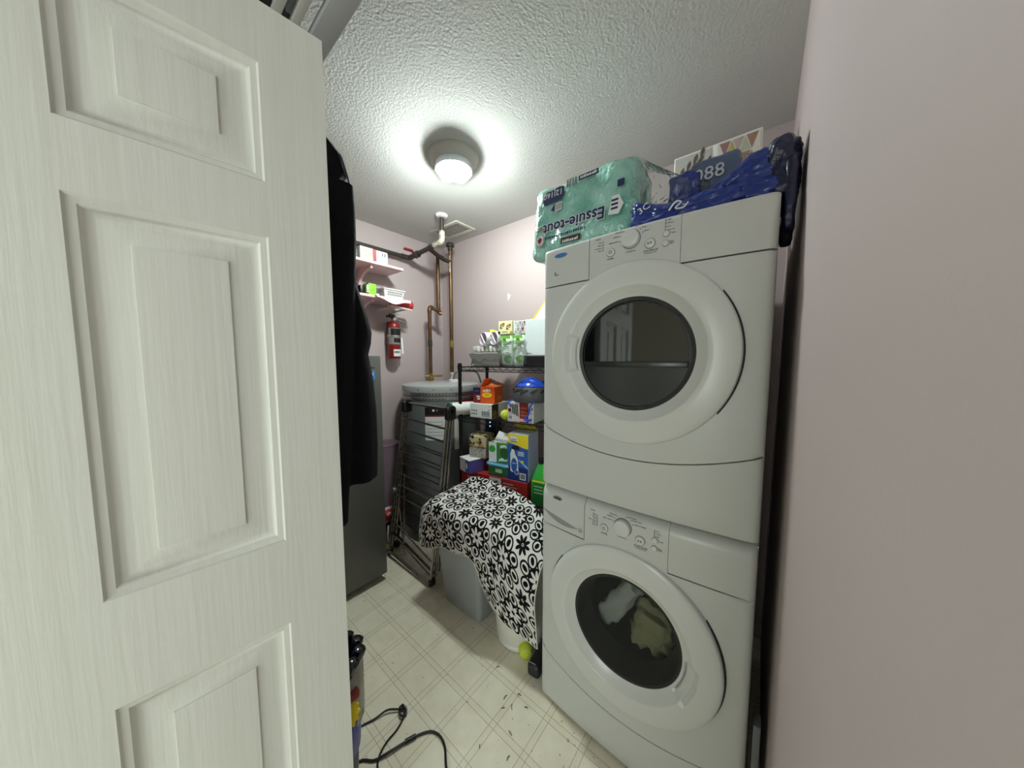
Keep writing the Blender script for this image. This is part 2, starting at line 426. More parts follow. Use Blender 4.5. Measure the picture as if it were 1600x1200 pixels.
def text(body, fr, u, v, size, m, parent, name='lettering', d=0.001, align='LEFT', extrude=0.0003, flip=False, rot=0.0, sx=1.0, bold=0.0, curve=None):
    cu = bpy.data.curves.new('txt', 'FONT'); cu.body = body; cu.size = size; cu.align_x = align; cu.resolution_u = 2
    cu.extrude = extrude; cu.offset = bold
    tmp = bpy.data.objects.new('txt', cu); COL.objects.link(tmp)
    bpy.context.view_layer.update()
    me0 = tmp.to_mesh()
    c, s_ = math.cos(rot), math.sin(rot)
    V = []
    for q in me0.vertices:
        x, y = q.co.x * sx, q.co.y
        if flip: x, y = -x, -y
        x, y = x * c - y * s_, x * s_ + y * c
        dd = d + q.co.z
        if curve: dd += curve(u + x, v + y)
        V.append(fr.p(u + x, v + y, dd))
    Fc = [tuple(p.vertices) for p in me0.polygons]
    tmp.to_mesh_clear(); COL.objects.unlink(tmp); bpy.data.objects.remove(tmp); bpy.data.curves.remove(cu)
    return link(name, V, Fc, m, parent, smooth=False)
def scribble(fr, u0, v0, w, h, m, parent, d=0.0012, seed=1, rot=0.0, name='small_print', curve=None):
    rnd = random.Random(seed); V, Fc = [], []; u = 0.0
    c, s_ = math.cos(rot), math.sin(rot)
    while u < w:
        cw = h * rnd.uniform(.35, .75); hh = h * rnd.uniform(.7, 1.0); k = len(V)
        for a, b in ((u, 0), (min(w, u + cw), 0), (min(w, u + cw) + h * .1, hh), (u + h * .1, hh)):
            uu, vv = u0 + a * c - b * s_, v0 + a * s_ + b * c
            V.append(fr.p(uu, vv, d + (curve(uu, vv) if curve else 0)))
        Fc.append((k, k + 1, k + 2, k + 3)); u += cw + h * rnd.uniform(.12, .3)
    return link(name, V, Fc, m, parent, smooth=False)
def carton(name, label, cat, o, rz, w, h, d, m, bev=0.003, group=None):
    """box whose front lower left corner is o; the front faces -X turned by rz degrees; returns (thing, front face, right face, left face)"""
    a = math.radians(rz); u = Vector((math.sin(a), -math.cos(a), 0)); back = Vector((math.cos(a), math.sin(a), 0)); o = Vector(o)
    t = thing(name, label, cat, tuple(o + u * w / 2 + back * d / 2), group)
    mtx = Matrix((( u.x, back.x, 0, o.x), (u.y, back.y, 0, o.y), (0, 0, 1, o.z), (0, 0, 0, 1)))
    V, Fc = bx((0, 0, 0), (w, d, h), bev, 1, mtx)
    link('body', V, Fc, m, t, smooth=False)
    return t, Fr(o, u, (0, 0, 1)), Fr(o + u * w, back, (0, 0, 1)), Fr(o + back * d, -back, (0, 0, 1))
def box_part(name, lo, hi, m, parent, bev=0.0, mtx=None):
    V, Fc = bx(lo, hi, bev, 2, mtx); return link(name, V, Fc, m, parent)

# ------------------------------------------------------------------ the room
XB, YA, YC, XD, ZC = 1.89, 2.40, -0.060, -0.50, 2.44
HX, HY0, HY1 = -2.7, -1.75, 2.0            # the hall outside
def slab(name, lo, hi, m):
    V, Fc = bx(lo, hi); return struct(link(name, V, Fc, m, smooth=False))
slab('floor', (HX - .1, HY0 - .1, -0.1), (XB + .1, YA + .1, 0), M_FLOOR)
slab('ceiling', (HX - .1, HY0 - .1, ZC), (XB + .1, YA + .1, ZC + .1), M_CEIL)
slab('wall_back', (XD, YA, 0), (XB + .1, YA + .1, ZC), M_PINK)
wb = slab('wall_right', (XB, YC - .1, 0), (XB + .1, YA, ZC), M_PINK)
slab('wall_near', (XD - .1, YC - .1, 0), (XB, YC, ZC), M_PINK)
# entry wall with the doorway
DY0, DY1, DZ = -0.01, 0.83, 2.06
V, Fc = J(bx((XD - .1, YC, 0), (XD, DY0, ZC)), bx((XD - .1, DY1, 0), (XD, YA + .1, ZC)), bx((XD - .1, DY0, DZ), (XD, DY1, ZC)))
struct(link('wall_entry', V, Fc, M_PINK, smooth=False))
# hall shell, its far wall opened by an added window for the fill light
slab('wall_hall_side', (HX, HY0 - .1, 0), (XD - .1, HY0, ZC), M_WHITEWALL)
slab('wall_hall_end', (HX, HY1, 0), (XD - .1, HY1 + .1, ZC), M_WHITEWALL)
slab('wall_hall_entry', (XD - .1 - .02, HY0, 0), (XD - .1, YC, ZC), M_WHITEWALL)
V, Fc = J(bx((HX - .1, HY0 - .1, 0), (HX, -1.55, ZC)), bx((HX - .1, .31, 0), (HX, HY1 + .1, ZC)),
          bx((HX - .1, -1.55, 0), (HX, .31, .55)), bx((HX - .1, -1.55, 2.15), (HX, .31, ZC)))
struct(link('wall_hall_far', V, Fc, M_WHITEWALL, smooth=False))
w1 = struct(thing('added_window_1', 'added hall window with white frame behind the doorway', 'window', (HX, -.62, .55)))
for a, b in (((HX - .08, -1.55, .55), (HX - .03, -1.49, 2.15)), ((HX - .08, .25, .55), (HX - .03, .31, 2.15)),
             ((HX - .08, -1.49, .55), (HX - .03, .25, .61)), ((HX - .08, -1.49, 2.09), (HX - .03, .25, 2.15)), ((HX - .08, -.65, .61), (HX - .03, -.59, 2.09))):
    box_part('added_window_frame', a, b, M_TRIM, w1, .004)
del w1['label'], w1['category']
# door casing trim, baseboards
tr = J(bx((XD - .004, DY0 - .03, 0), (XD + .012, DY0, DZ + .05)), bx((XD - .004, DY1, 0), (XD + .012, DY1 + .06, DZ + .05)), bx((XD - .004, DY0, DZ), (XD + .012, DY1, DZ + .05)))
struct(link('trim_1', *tr, M_TRIM, smooth=False))
struct(link('baseboard_back', *bx((XD, YA - .012, 0), (XB, YA, .075), .003, 1), M_PINK, smooth=False))
struct(link('baseboard_right', *bx((XB - .012, YC, 0), (XB, YA - .012, .075), .003, 1), M_PINK, smooth=False))
# dried filler on the wall above the shelves
pts = []
for k in range(18):
    a = 2 * PI * k / 18; rr = 0.017 + 0.006 * math.sin(3 * a + 1) + 0.004 * math.sin(5 * a)
    pts.append((rr * .75 * math.cos(a) - .05 * 0, rr * 1.35 * math.sin(a)))
patch(Fr((XB, 1.574, 1.89), (0, -1, 0), (0, 0, 1)), pts, M_PATCH, wb, 'filler_patch', d=.0012, thick=.001)

# ------------------------------------------------------------------ open six-panel door (hinged on the entry wall, swung in)
def build_door():
    ang = math.radians(-5.5); DW, DT, DH = 0.76, 0.035, 2.022
    free = Vector((0.276, 0.722, 0.008)); u = Vector((math.cos(ang), math.sin(ang), 0)); n = Vector((math.sin(ang), -math.cos(ang), 0))  # n faces the camera
    hinge = free - u * DW
    t = struct(thing('door_1', 'x', 'x', tuple(hinge))); del t['label'], t['category']
    mtx = Matrix(((u.x, -n.x, 0, hinge.x), (u.y, -n.y, 0, hinge.y), (0, 0, 1, hinge.z), (0, 0, 0, 1)))   # local: x along door, y into thickness, z up
    ux = [(0.105, 0.330), (0.430, 0.655)]; vz = [(0.235, 0.835), (1.012, 1.610), (1.708, 1.916)]
    def slabp(name, x0, x1, z0, z1): link(name, *bx((x0, 0, z0), (x1, DT, z1), 0.0, 1, mtx), M_DOOR, t, smooth=False)
    slabp('stile', 0, .105, 0, DH); slabp('stile', .655, DW, 0, DH); slabp('stile', .330, .430, 0, DH)
    for a, b in ux:
        zs = [0] + [z for p in vz for z in p] + [DH]
        for k in range(0, len(zs), 2): slabp('rail', a, b, zs[k], zs[k + 1])
        for z0, z1 in vz:
            V, Fc = [], []
            prof = [(0, 0.0), (.003, .0035), (.007, .0045), (.012, .0055), (.017, .0105), (.023, .0125), (.027, .0125), (.058, .0045), (.0585, .0025), (.064, .0020)]
            for side in (0, 1):
                base = len(V)
                for ins, dp in prof:
                    y = dp if side == 0 else DT - dp
                    for x, z in ((a + ins, z0 + ins), (b - ins, z0 + ins), (b - ins, z1 - ins), (a + ins, z1 - ins)): V.append(mtx @ Vector((x, y, z)))
                for i in range(len(prof) - 1):
                    for k in range(4): Fc.append((base + i * 4 + k, base + i * 4 + (k + 1) % 4, base + (i + 1) * 4 + (k + 1) % 4, base + (i + 1) * 4 + k))
                e = base + (len(prof) - 1) * 4; Fc.append((e, e + 1, e + 2, e + 3))
            link('panel', V, Fc, M_DOOR, t, smooth=True, angle=28)
    kb = mtx @ Vector((.06, 0, .97))
    # knob on the free stile is below the picture's left part, kept on the back as well
    for s in (1, -1):
        p0 = mtx @ Vector((.70, 0 if s == 1 else DT, .93))
    for z in (.18, 1.0, 1.82):
        link('hinge', *tube([mtx @ Vector((-.006, DT + .004, z)), mtx @ Vector((-.006, DT + .004, z + .09))], .006, 8), M_BRASS, t)
    return u, n, hinge, mtx
DU, DN, DHINGE, DMTX = build_door()

# ------------------------------------------------------------------ high slatted shelf over the door
sh = thing('high_storage_shelf', 'slatted shelf with shade-toned front board high above the open door', 'shelf', (-.09, 1.0, 2.15))
M_SHADEBOARD = mat('shade_toned_board', (176, 176, 176), 0.6)  # grey of the front board carries the shade on its underside
M_SLAT = mat('pale_slat', (206, 204, 198), 0.6)
box_part('front_board', (.306, .42, 2.15), (.351, 1.55, 2.172), M_SHADEBOARD, sh, .002)
x = .285
for k in range(11):
    box_part('slat', (x - .016, .42, 2.155), (x, 1.55, 2.17), M_SLAT, sh, .001); x -= .07 if k else .034
for y in (.46, 1.0, 1.5):
    box_part('bearer', (XD, y, 2.172), (.34, y + .03, 2.19), M_SLAT, sh, .001)
for y in (.5, 1.46):
    link('bracket', *tube([(XD + .01, y, 1.95 if y > 1 else 2.10), (XD + .01, y, 2.15), (.2, y, 2.15)], .007, 6), M_GALV, sh)
t = thing('tool_case', 'black tool case with latch lying on the slatted shelf above the door', 'case', (.12, .86, 2.19))
box_part('body', (-.10, .62, 2.192), (.30, 1.12, 2.31), M_BLACK, t, .01)
box_part('latch', (.296, .82, 2.22), (.308, .87, 2.275), M_GREYPRINT, t, .003)
box_part('foot', (.262, .80, 2.178), (.288, .88, 2.194), M_GREYPRINT, t, .002)

# ------------------------------------------------------------------ ceiling lamp
def build_lamp():
    c = (1.105, 1.292, ZC)
    t = thing('ceiling_lamp', 'round white ceiling lamp with bare lit bulbs and no shade', 'lamp', c)
    link('base', *lathe([(.128, 0), (.1285, -.006), (.122, -.022), (.105, -.036), (.092, -.041), (.088, -.040), (.084, -.030)], c, 'z', 48, cap=False), mat('lamp_base_enamel', (188, 184, 176), .45), t)
    link('reflector_ring', *lathe([(.092, -.038), (.096, -.066), (.093, -.073), (.073, -.073), (.067, -.062), (.064, -.018), (.03, -.012)], c, 'z', 48, cap=False), mat('lamp_ring', (226, 232, 238), .25, .5), t)
    for a in (.5, 3.6):
        p = Vector(c) + Vector((.071 * math.cos(a), .071 * math.sin(a), -.072))
        link('shade_clip', *bx(p - Vector((.007, .004, .014)), p + Vector((.007, .004, .012)), .002), M_CHROME, t)
    mb = mat('lit_bulb', (255, 255, 255), .4, emit=((238, 250, 246), BULB))
    for s in (-1, 1):
        dx = Vector((.7, -.7, 0)).normalized() * .030 * s
        p = Vector(c) + dx
        link('socket', *axial([(.0, -.012), (.019, -.012), (.021, -.034), (.019, -.042)], p, (0, 0, 1), 20), mat('cream_socket', (238, 214, 150), .5), t)
        prof = [(.016, -.042), (.018, -.055), (.022, -.062)] + [(.033 * math.sin(a), -.093 + .033 * math.cos(a)) for a in (.95, 1.25, 1.55, 1.85, 2.15, 2.45, 2.75, 3.0, PI)]
        b = link('bulb', *axial(prof, p + dx * .25, (0, 0, 1), 20), mb, t)
        b['label'] = 'glowing white bulb'
build_lamp()

# ------------------------------------------------------------------ ceiling vent
t = thing('ceiling_vent', 'pale metal louvred ceiling vent in the far corner', 'vent', (1.68, 1.997, ZC))
M_VENT = mat('vent_enamel', (205, 201, 190), .5)
x0, x1, y0, y1 = 1.585, 1.785, 1.835, 2.16
for lo, hi in (((x0, y0, ZC - .008), (x0 + .03, y1, ZC)), ((x1 - .03, y0, ZC - .008), (x1, y1, ZC)), ((x0 + .03, y0, ZC - .008), (x1 - .03, y0 + .03, ZC)), ((x0 + .03, y1 - .03, ZC - .008), (x1 - .03, y1, ZC))):
    box_part('frame', lo, hi, M_VENT, t, .002)
box_part('dark_throat', (x0 + .028, y0 + .028, ZC - .0025), (x1 - .028, y1 - .028, ZC - .0005), mat('vent_dark', (52, 48, 44), .8), t)
for k in range(7):
    xx = x0 + .042 + k * .0193
    box_part('louvre', (xx - .0035, y0 + .03, ZC - .006), (xx + .0035, y1 - .03, ZC - .0045), M_VENT, t)
# ------------------------------------------------------------------ stacked washer and dryer
YCM, HWM = 0.318, 0.335
def bowx(y):
    a = abs(y - YCM) / HWM; x = .968 + .020 * a * a
    e = abs(y - YCM) - (HWM - .018)
    if e > 0: x += .018 * (1 - math.sqrt(max(0, 1 - (e / .018) ** 2)))
    return x
def ys_between(a, b, rnd_lo=False, rnd_hi=False, n=12):
    ys = [a + (b - a) * k / n for k in range(n + 1)]
    if rnd_lo: ys = sorted(ys + [a + .018 * (1 - math.cos(q)) for q in (.15, .3, .5, .75, 1.0, 1.3)])
    if rnd_hi: ys = sorted(ys + [b - .018 * (1 - math.cos(q)) for q in (.15, .3, .5, .75, 1.0, 1.3)])
    return ys
def console_panel(name, ya, yb, za, zb, R, m, parent, lo_end=False, hi_end=False):
    ys = ys_between(ya, yb, lo_end, hi_end)
    zs = [za, za + .004] + [za + (zb - R - za) * k / 5 for k in range(1, 6)] + [zb - R + R * math.sin(q) for q in (.3, .6, .9, 1.2, 1.4, PI / 2)]
    P = []
    P.append([(1.04, y, za) for y in ys])
    for z in zs:
        e = max(0, (z - (zb - R)) / R); dx = R * (1 - math.sqrt(max(0, 1 - min(1, e) ** 2)))
        P.append([(bowx(y) + dx, y, z) for y in ys])
    P.append([(1.06, y, zb) for y in ys])
    if lo_end or True:
        for row in P: row.insert(0, (1.04, row[0][1], row[0][2]))
    for row in P: row.append((1.04, row[-1][1], row[-1][2]))
    return link(name, *grid(P), m, parent, angle=40)
def laundry(name, label, z0, washer):
    H = .886 if not washer else .898
    R = .014 if not washer else .036
    zs = z0 + (.749 if not washer else .749); zc = z0 + (.500 if not washer else .490); ztop = z0 + H
    t = thing(name, label, 'dryer' if not washer else 'washer', (1.37, YCM, z0))
    G = .0022
    arc = lambda y: z0 + (.168 if not washer else .160) + .066 * ((y - YCM) / HWM) ** 2
    zb = z0 + (.012 if washer else .004)
    # cabinet sides, top, back
    box_part('side_panel', (1.012, YCM - HWM, zb), (1.73, YCM - HWM + .006, ztop - .004), M_ENAMEL, t)
    box_part('side_panel', (1.012, YCM + HWM - .006, zb), (1.73, YCM + HWM, ztop - .004), M_ENAMEL, t)
    box_part('back_panel', (1.724, YCM - HWM + .006, zb), (1.73, YCM + HWM - .006, ztop - .006), M_GALV, t)
    box_part('top_panel', (1.035, YCM - HWM + .002, ztop - .008), (1.73, YCM + HWM - .002, ztop), M_ENAMEL, t, .002)
    box_part('bottom_pan', (1.02, YCM - HWM + .006, zb), (1.724, YCM + HWM - .006, zb + .006), M_GALV, t)
    # console: three panels
    console_panel('console_left', .4615 + G / 2, YCM + HWM, zs + G, ztop, R, M_ENAMEL, t, hi_end=True)
    console_panel('control_panel', .1905, .4615 - G / 2, (zs - .006) if not washer else zs - .006, ztop, R, M_ENAMEL, t)
    console_panel('console_right', YCM - HWM, .1905 - G / 2, zs + G, ztop, R, M_ENAMEL, t, lo_end=True)
    # main front panel around the porthole
    angs = sorted(set([2 * PI * k / 96 for k in range(96)] + [math.atan2(zz - zc, s * HWM) % (2 * PI) for s in (-1, 1) for zz in (zs - G, arc(YCM + HWM) + G)]))
    P = []; NR = 16
    for a in angs:
        dy, dz = math.cos(a), math.sin(a)
        tt = 9
        if abs(dy) > 1e-6: tt = min(tt, HWM / abs(dy))
        if dz > 1e-6: tt = min(tt, (zs - G - zc) / dz)
        if dz < 0:
            lo_, hi_ = .2, tt
            for _ in range(40):
                mid = (lo_ + hi_) / 2
                if zc + mid * dz > arc(YCM + mid * dy) + G: lo_ = mid
                else: hi_ = mid
            tt = lo_
        row = []
        for k in range(NR + 1):
            s = k / NR; s = 1 - (1 - s) ** 2.2; r = .19 + (tt - .19) * s
            y = YCM + r * dy; row.append((bowx(y), y, zc + r * dz))
        row.append((1.05, row[-1][1], row[-1][2]))
        P.append(row)
    P.append(P[0])
    link('front_panel', *grid(P), M_ENAMEL, t, angle=40)
    # lower kick panel under the curved joint
    ys = ys_between(YCM - HWM, YCM + HWM, True, True, 28)
    Pk = [[(1.05, y, zb) for y in ys], [(bowx(y) + .004, y, zb) for y in ys], [(bowx(y), y, zb + .006) for y in ys]]
    for k in range(1, 5): Pk.append([(bowx(y), y, zb + .006 + (arc(y) - .008 - zb) * k / 4) for y in ys])
    Pk.append([(bowx(y) + .004, y, arc(y) - G * .5) for y in ys]); Pk.append([(1.05, y, arc(y) - G * .5) for y in ys])
    for row in Pk: row.insert(0, (1.05, row[0][1], row[0][2])); row.append((1.05, row[-1][1], row[-1][2]))
    link('kick_panel', *grid(Pk), M_ENAMEL, t, angle=40)
    for yy in (YCM - .28, YCM + .28):
        for xx in (1.08, 1.66): link('foot', *lathe([(.022, 0), (.022, .008), (.012, .012), (.012, .02)], (xx, yy, z0), 'z', 14), M_BLACK, t)
    # round door
    d = thing('door', 'x', 'x', (0.95, YCM, zc)); del d['label'], d['category']
    d.parent = t; d.location = Vector((0.95, YCM, zc)) - ORG[t.name]
    prof = [(.255, .992), (.274, .988), (.279, .981), (.2805, .974), (.2798, .9655), (.2770, .9605), (.2715, .9575), (.262, .9560), (.24, .9535), (.222, .9522), (.2090, .9515), (.2070, .9522), (.2050, .9540), (.1985, .9600), (.190, .9670), (.183, .9728), (.1800, .9745), (.1765, .977), (.174, .986), (.172, 1.0)]
    N = 128
    V, Fc = lathe(prof, (0, YCM, zc), 'x', N, cap=False)
    # finger pull scooped into the inner bevel
    a0 = (PI if not washer else 0)
    for i, v in enumerate(V):
        y, z = v.y - YCM, v.z - zc; r = math.hypot(y, z); a = math.atan2(z, y)
        da = abs(((a - (0.02 if not washer else PI + .25)) + PI) % (2 * PI) - PI)
        if da < .32 and .189 < r < .2095: v.x += .017 * (1 - (da / .32) ** 8)
    link('door_ring', V, Fc, M_ENAMEL2, d, angle=24)
    link('door_gap_shade', *lathe([(.25, .990), (.25, .9775), (.2845, .9775), (.2845, .990)], (0, YCM, zc), 'x', 96, cap=False), M_BLACKRUB, d)  # black ring stands in for the shadow between door and panel
    if not washer:
        link('window_rim', *lathe([(.1755, .985), (.1755, .9765), (.165, .9785), (.1645, .985)], (0, YCM, zc), 'x', 96, cap=False), M_BLACK, d)
        def seg(z_lo, z_hi, r, xs, m, nm):
            pts = []
            n = 40
            for k in range(n + 1):
                z = z_hi - (z_hi - z_lo) * k / n; pts.append((math.sqrt(max(0, r * r - z * z)), z))
            poly = [(y, z) for y, z in pts] + [(-y, z) for y, z in reversed(pts)]
            q = []
            for p in poly:
                if not q or (abs(p[0] - q[-1][0]) + abs(p[1] - q[-1][1])) > 1e-6: q.append(p)
            kk = len(q)
            V = [(xs, YCM + y, zc + z) for y, z in q] + [(xs + .004, YCM + y, zc + z) for y, z in q]
            Fc = [tuple(range(kk)), tuple(range(2 * kk - 1, kk - 1, -1))] + [(i, (i + 1) % kk, kk + (i + 1) % kk, kk + i) for i in range(kk)]
            return link(nm, V, Fc, m, d, smooth=False)
        seg(-.022, .158, .158, .9805, M_DARKGLASS, 'window_pane')
        seg(-.163, -.040, .163, .9800, M_DARKPANEL, 'lower_pane')
        link('sill_bar', *bx((.976, YCM - .158, zc - .041), (.984, YCM + .158, zc - .022), .003), M_DARKPANEL, d)
        link('back_disc', *lathe([(.0, .986), (.1645, .986)], (0, YCM, zc), 'x', 64, cap=False), M_BLACK, d)
    else:
        link('window_rim', *lathe([(.1755, .985), (.1755, .9765), (.168, .9785), (.160, .990), (.150, 1.03), (.146, 1.05)], (0, YCM, zc), 'x', 96, cap=False), M_BLACKRUB, d)
        bowl = [(.170, .981), (.15, .983), (.11, .984), (.06, .985), (.0, .985)]
        link('glass_bowl', *lathe(bowl, (0, YCM, zc), 'x', 64, cap=False), GLASS, d)
        link('gasket', *lathe([(.172, 1.0), (.178, 1.02), (.165, 1.045), (.175, 1.06), (.168, 1.08)], (0, YCM, zc), 'x', 64, cap=False), M_BLACKRUB, t)
        link('drum', *lathe([(.168, 1.08), (.24, 1.085), (.245, 1.12), (.245, 1.50), (.22, 1.53), (0, 1.53)], (0, YCM, zc), 'x', 64, cap=False), M_DRUM, t)
    # console fittings
    fr = Fr((.9735, .4615, zs), (0, -1, 0), (0, 0, 1))     # face near the middle of the control panel
    cur = lambda u, v: .9735 - bowx(.4615 - u)
    def at(y, z): return .4615 - y, z - zs
    zk = z0 + (.846 if not washer else .846)
    u, v = at(.325, zk)
    pk = Vector((bowx(.325), .325, zk))
    link('dial_rim', *axial([(.0285, -.002), (.0285, .0012), (.0262, .0012)], pk, (-1, 0, 0), 40, cap=False), M_GREYPRINT, t)
    link('dial', *axial([(.0262, -.002), (.0262, .012), (.0245, .016), (.02, .0175), (0, .018)], pk, (-1, 0, 0), 40), M_ENAMEL2, t)
    def button(y, z, r, nm='button'):
        p = Vector((bowx(y), y, z))
        link('button_rim', *axial([(r * 1.12, -.002), (r * 1.12, .0008), (r, .0008)], p, (-1, 0, 0), 28, cap=False), M_GREYPRINT, t)
        link(nm, *axial([(r, -.002), (r, .003), (r * .85, .0045), (0, .005)], p, (-1, 0, 0), 28), M_ENAMEL2, t)
        return Fr((p.x - .0052, y, z), (0, -1, 0), (0, 0, 1))
    zq = z0 + (.820 if not washer else .821)
    f1 = button(.387, zq, .0125, 'power_button')
    V, Fc = axial([(.0036, 0), (.0036, .0004), (.0052, .0004), (.0052, 0)], f1.o, (-1, 0, 0), 18, cap=False); link('power_symbol', V, Fc, M_PRINT, t)
    f2 = button(.270, z0 + .821, .0135, 'start_button')
    patch(f2, [(-.0055, -.003), (-.001, 0), (-.0055, .003)], M_PRINT, t, 'start_symbol')
    patch(f2, rect(.0012, -.003, .0026, .003), M_PRINT, t, 'start_symbol'); patch(f2, rect(.004, -.003, .0054, .003), M_PRINT, t, 'start_symbol')
    button(.2275, z0 + .838, .0085, 'option_button'); button(.2285, z0 + .812, .0085, 'option_button')
    TX = lambda s, y, z, size, al='LEFT', m=M_PRINT: text(s, fr, *at(y, z), size, m, t, align=al, d=.0012, curve=cur)
    TX('POWER', .387, zq - .0215, .0062, 'CENTER'); TX('START/PAUSE', .268, z0 + .7985, .0066, 'CENTER'); scribble(fr, *at(.285, z0 + .793), .034, .0025, M_GREYPRINT, t, curve=cur)
    scribble(fr, *at(.340, zk - .037), .030, .0032, M_GREYPRINT, t, curve=cur)
    if not washer:
        LFT = [('DELICATE', .022, .027), ('NORMAL', .030, .0145), ('HEAVY DUTY', .0325, .000)]
        RGT = [('60 min', -.0155, .033), ('40 min', -.0265, .024), ('20 min', -.034, .012)]
        names = ['Wet', 'Damp', 'Cool Down', 'Done']; opts = ['High', 'Medium', 'Low', 'Extra Low']
    else:
        LFT = [('DELICATE', .017, .031), ('NORMAL', .027, .022), ('HEAVY DUTY', .032, .010)]
        RGT = [('RINSE & SPIN', -.010, .036), ('DRAIN & SPIN', -.0235, .029), ('CLEAN WASHER', -.031, .018)]
        names = ['Wash', 'Rinse', 'Spin', 'Door Locked', 'Clean', 'Done']; opts = ['Hot', 'Warm', 'Cold']
    for s, dy, dz in LFT:
        p = at(.325 + dy, zk + dz); patch(fr, disc(p[0], p[1], .0015, 8), M_PRINT, t, 'marker', d=.0012 + cur(*p)); TX(s, .325 + dy + .004, zk + dz, .0052, 'RIGHT')
    for s, dy, dz in RGT:
        p = at(.325 + dy, zk + dz); patch(fr, disc(p[0], p[1], .0015, 8), M_PRINT, t, 'marker', d=.0012 + cur(*p)); TX(s, .325 + dy - .004, zk + dz + .001, .0048)
    TX('STATUS', .430, z0 + .868, .005, 'CENTER')
    for k, s in enumerate(names):
        z = z0 + .858 - k * (.0085 if not washer else .0075); p = at(.415, z)
        patch(fr, disc(p[0], p[1], .0013, 8), M_PRINT, t, 'marker', d=.0012 + cur(*p)); TX(s, .419, z - .0015, .0048, 'RIGHT')
    p = at(.4125, z0 + .859); patch(fr, rect(p[0], p[1] - .030 if not washer else p[1] - .041, p[0] + .0008, p[1]), M_PRINT, t, 'bracket_line', d=.0012 + cur(*p))
    for k, s in enumerate(opts):
        z = z0 + .876 - k * .0095 if not washer else z0 + .868 - k * .0085; p = at(.228, z)
        patch(fr, disc(p[0], p[1], .0013, 8), M_PRINT, t, 'marker', d=.0012 + cur(*p)); TX(s, .224, z - .0015, .0045)
    p = at(.2305, z0 + .878 if not washer else z0 + .87); patch(fr, rect(p[0], p[1] - .032 if not washer else p[1] - .022, p[0] + .0008, p[1]), M_PRINT, t, 'bracket_line', d=.0012 + cur(*p))
    TX('Temp', .2165, z0 + .8365, .0052); TX('Extra', .2175, z0 + .8135, .0048); TX('Rinse' if washer else 'Signal', .2175, z0 + .8085, .0048)
    # maker's badge on the left console panel
    yb_, zb_ = (.573, z0 + .853) if not washer else (.575, z0 + .866)
    pb = Vector((bowx(yb_) - .0005, yb_, zb_))
    def badge(r1, r2, h, m, nm, lb):
        prof = [(1, -.001), (1, h * .5), (.93, h), (.5, h * 1.3), (0, h * 1.35)]
        V, Fc = lathe(prof, (0, 0, 0), 'z', 36)
        V = [Vector((pb.x - v.z, pb.y - v.x * r1, pb.z + v.y * r2)) for v in V]
        o = link(nm, V, Fc, m, t); o['label'] = lb
    if not washer:
        badge(.0265, .0085, .003, M_CHROME, 'badge_rim', 'chrome oval rim'); badge(.0245, .0072, .0042, M_BLUEBADGE, 'badge', 'blue oval badge')
        f3 = Fr((bowx(.598) - .001, .598, z0 + .795), (0, -1, 0), (0, 0, 1))
        patch(f3, [(-.003, -.003), (.001, -.002), (.004, .004), (.000, .0035)], M_PRINT, t, 'leaf_mark', d=.0005)
        scribble(f3, -.002, -.0085, .017, .004, M_PRINT, t, d=.0006)
    else:
        badge(.0205, .0078, .0028, M_CHROME, 'badge', 'chrome oval badge')
        scribble(Fr((pb.x - .0044, pb.y, pb.z), (0, -1, 0), (0, 0, 1)), -.0125, -.002, .024, .005, M_PRINT, t, d=.0004, name='badge_script')
        # detergent drawer finger slot under the badge panel
        pts = []
        for k in range(17): s = k / 16; pts.append((.645 - .16 * s, z0 + .805 - .028 * s))
        low = []
        for k in range(17): s = k / 16; low.append((.645 - .16 * s, z0 + .805 - .028 * s - .020 * math.sin(PI * min(1, s * 1.02)) ** .9))
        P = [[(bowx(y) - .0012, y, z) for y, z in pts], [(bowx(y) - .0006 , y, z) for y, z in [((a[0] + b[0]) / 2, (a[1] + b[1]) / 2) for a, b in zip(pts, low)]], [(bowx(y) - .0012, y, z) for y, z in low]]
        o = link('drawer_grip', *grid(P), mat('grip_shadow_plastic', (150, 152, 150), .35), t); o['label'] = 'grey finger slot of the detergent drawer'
        f3 = Fr((bowx(.472) - .001, .482, z0 + .770), (0, -1, 0), (0, 0, 1))
        for rc in (rect(0, 0, .012, .0008), rect(0, .014, .012, .0148), rect(0, 0, .0008, .014), rect(.0112, 0, .012, .014)): patch(f3, rc, M_GREYPRINT, t, 'mark', d=.0005)
        scribble(f3, .002, .004, .008, .005, M_GREYPRINT, t, d=.0006)
    return t, zc
washer, ZCW = laundry('washing_machine', 'white front loading washer at the bottom of the stack with clothes behind its glass', 0.0, True)
dryer, ZCD = laundry('clothes_dryer', 'white dryer stacked on the washer with dark round window', 0.905, False)
box_part('stacking_strip', (1.02, YCM - HWM + .004, .9), (1.72, YCM + HWM - .004, .9052), M_GREYPRINT, dryer)

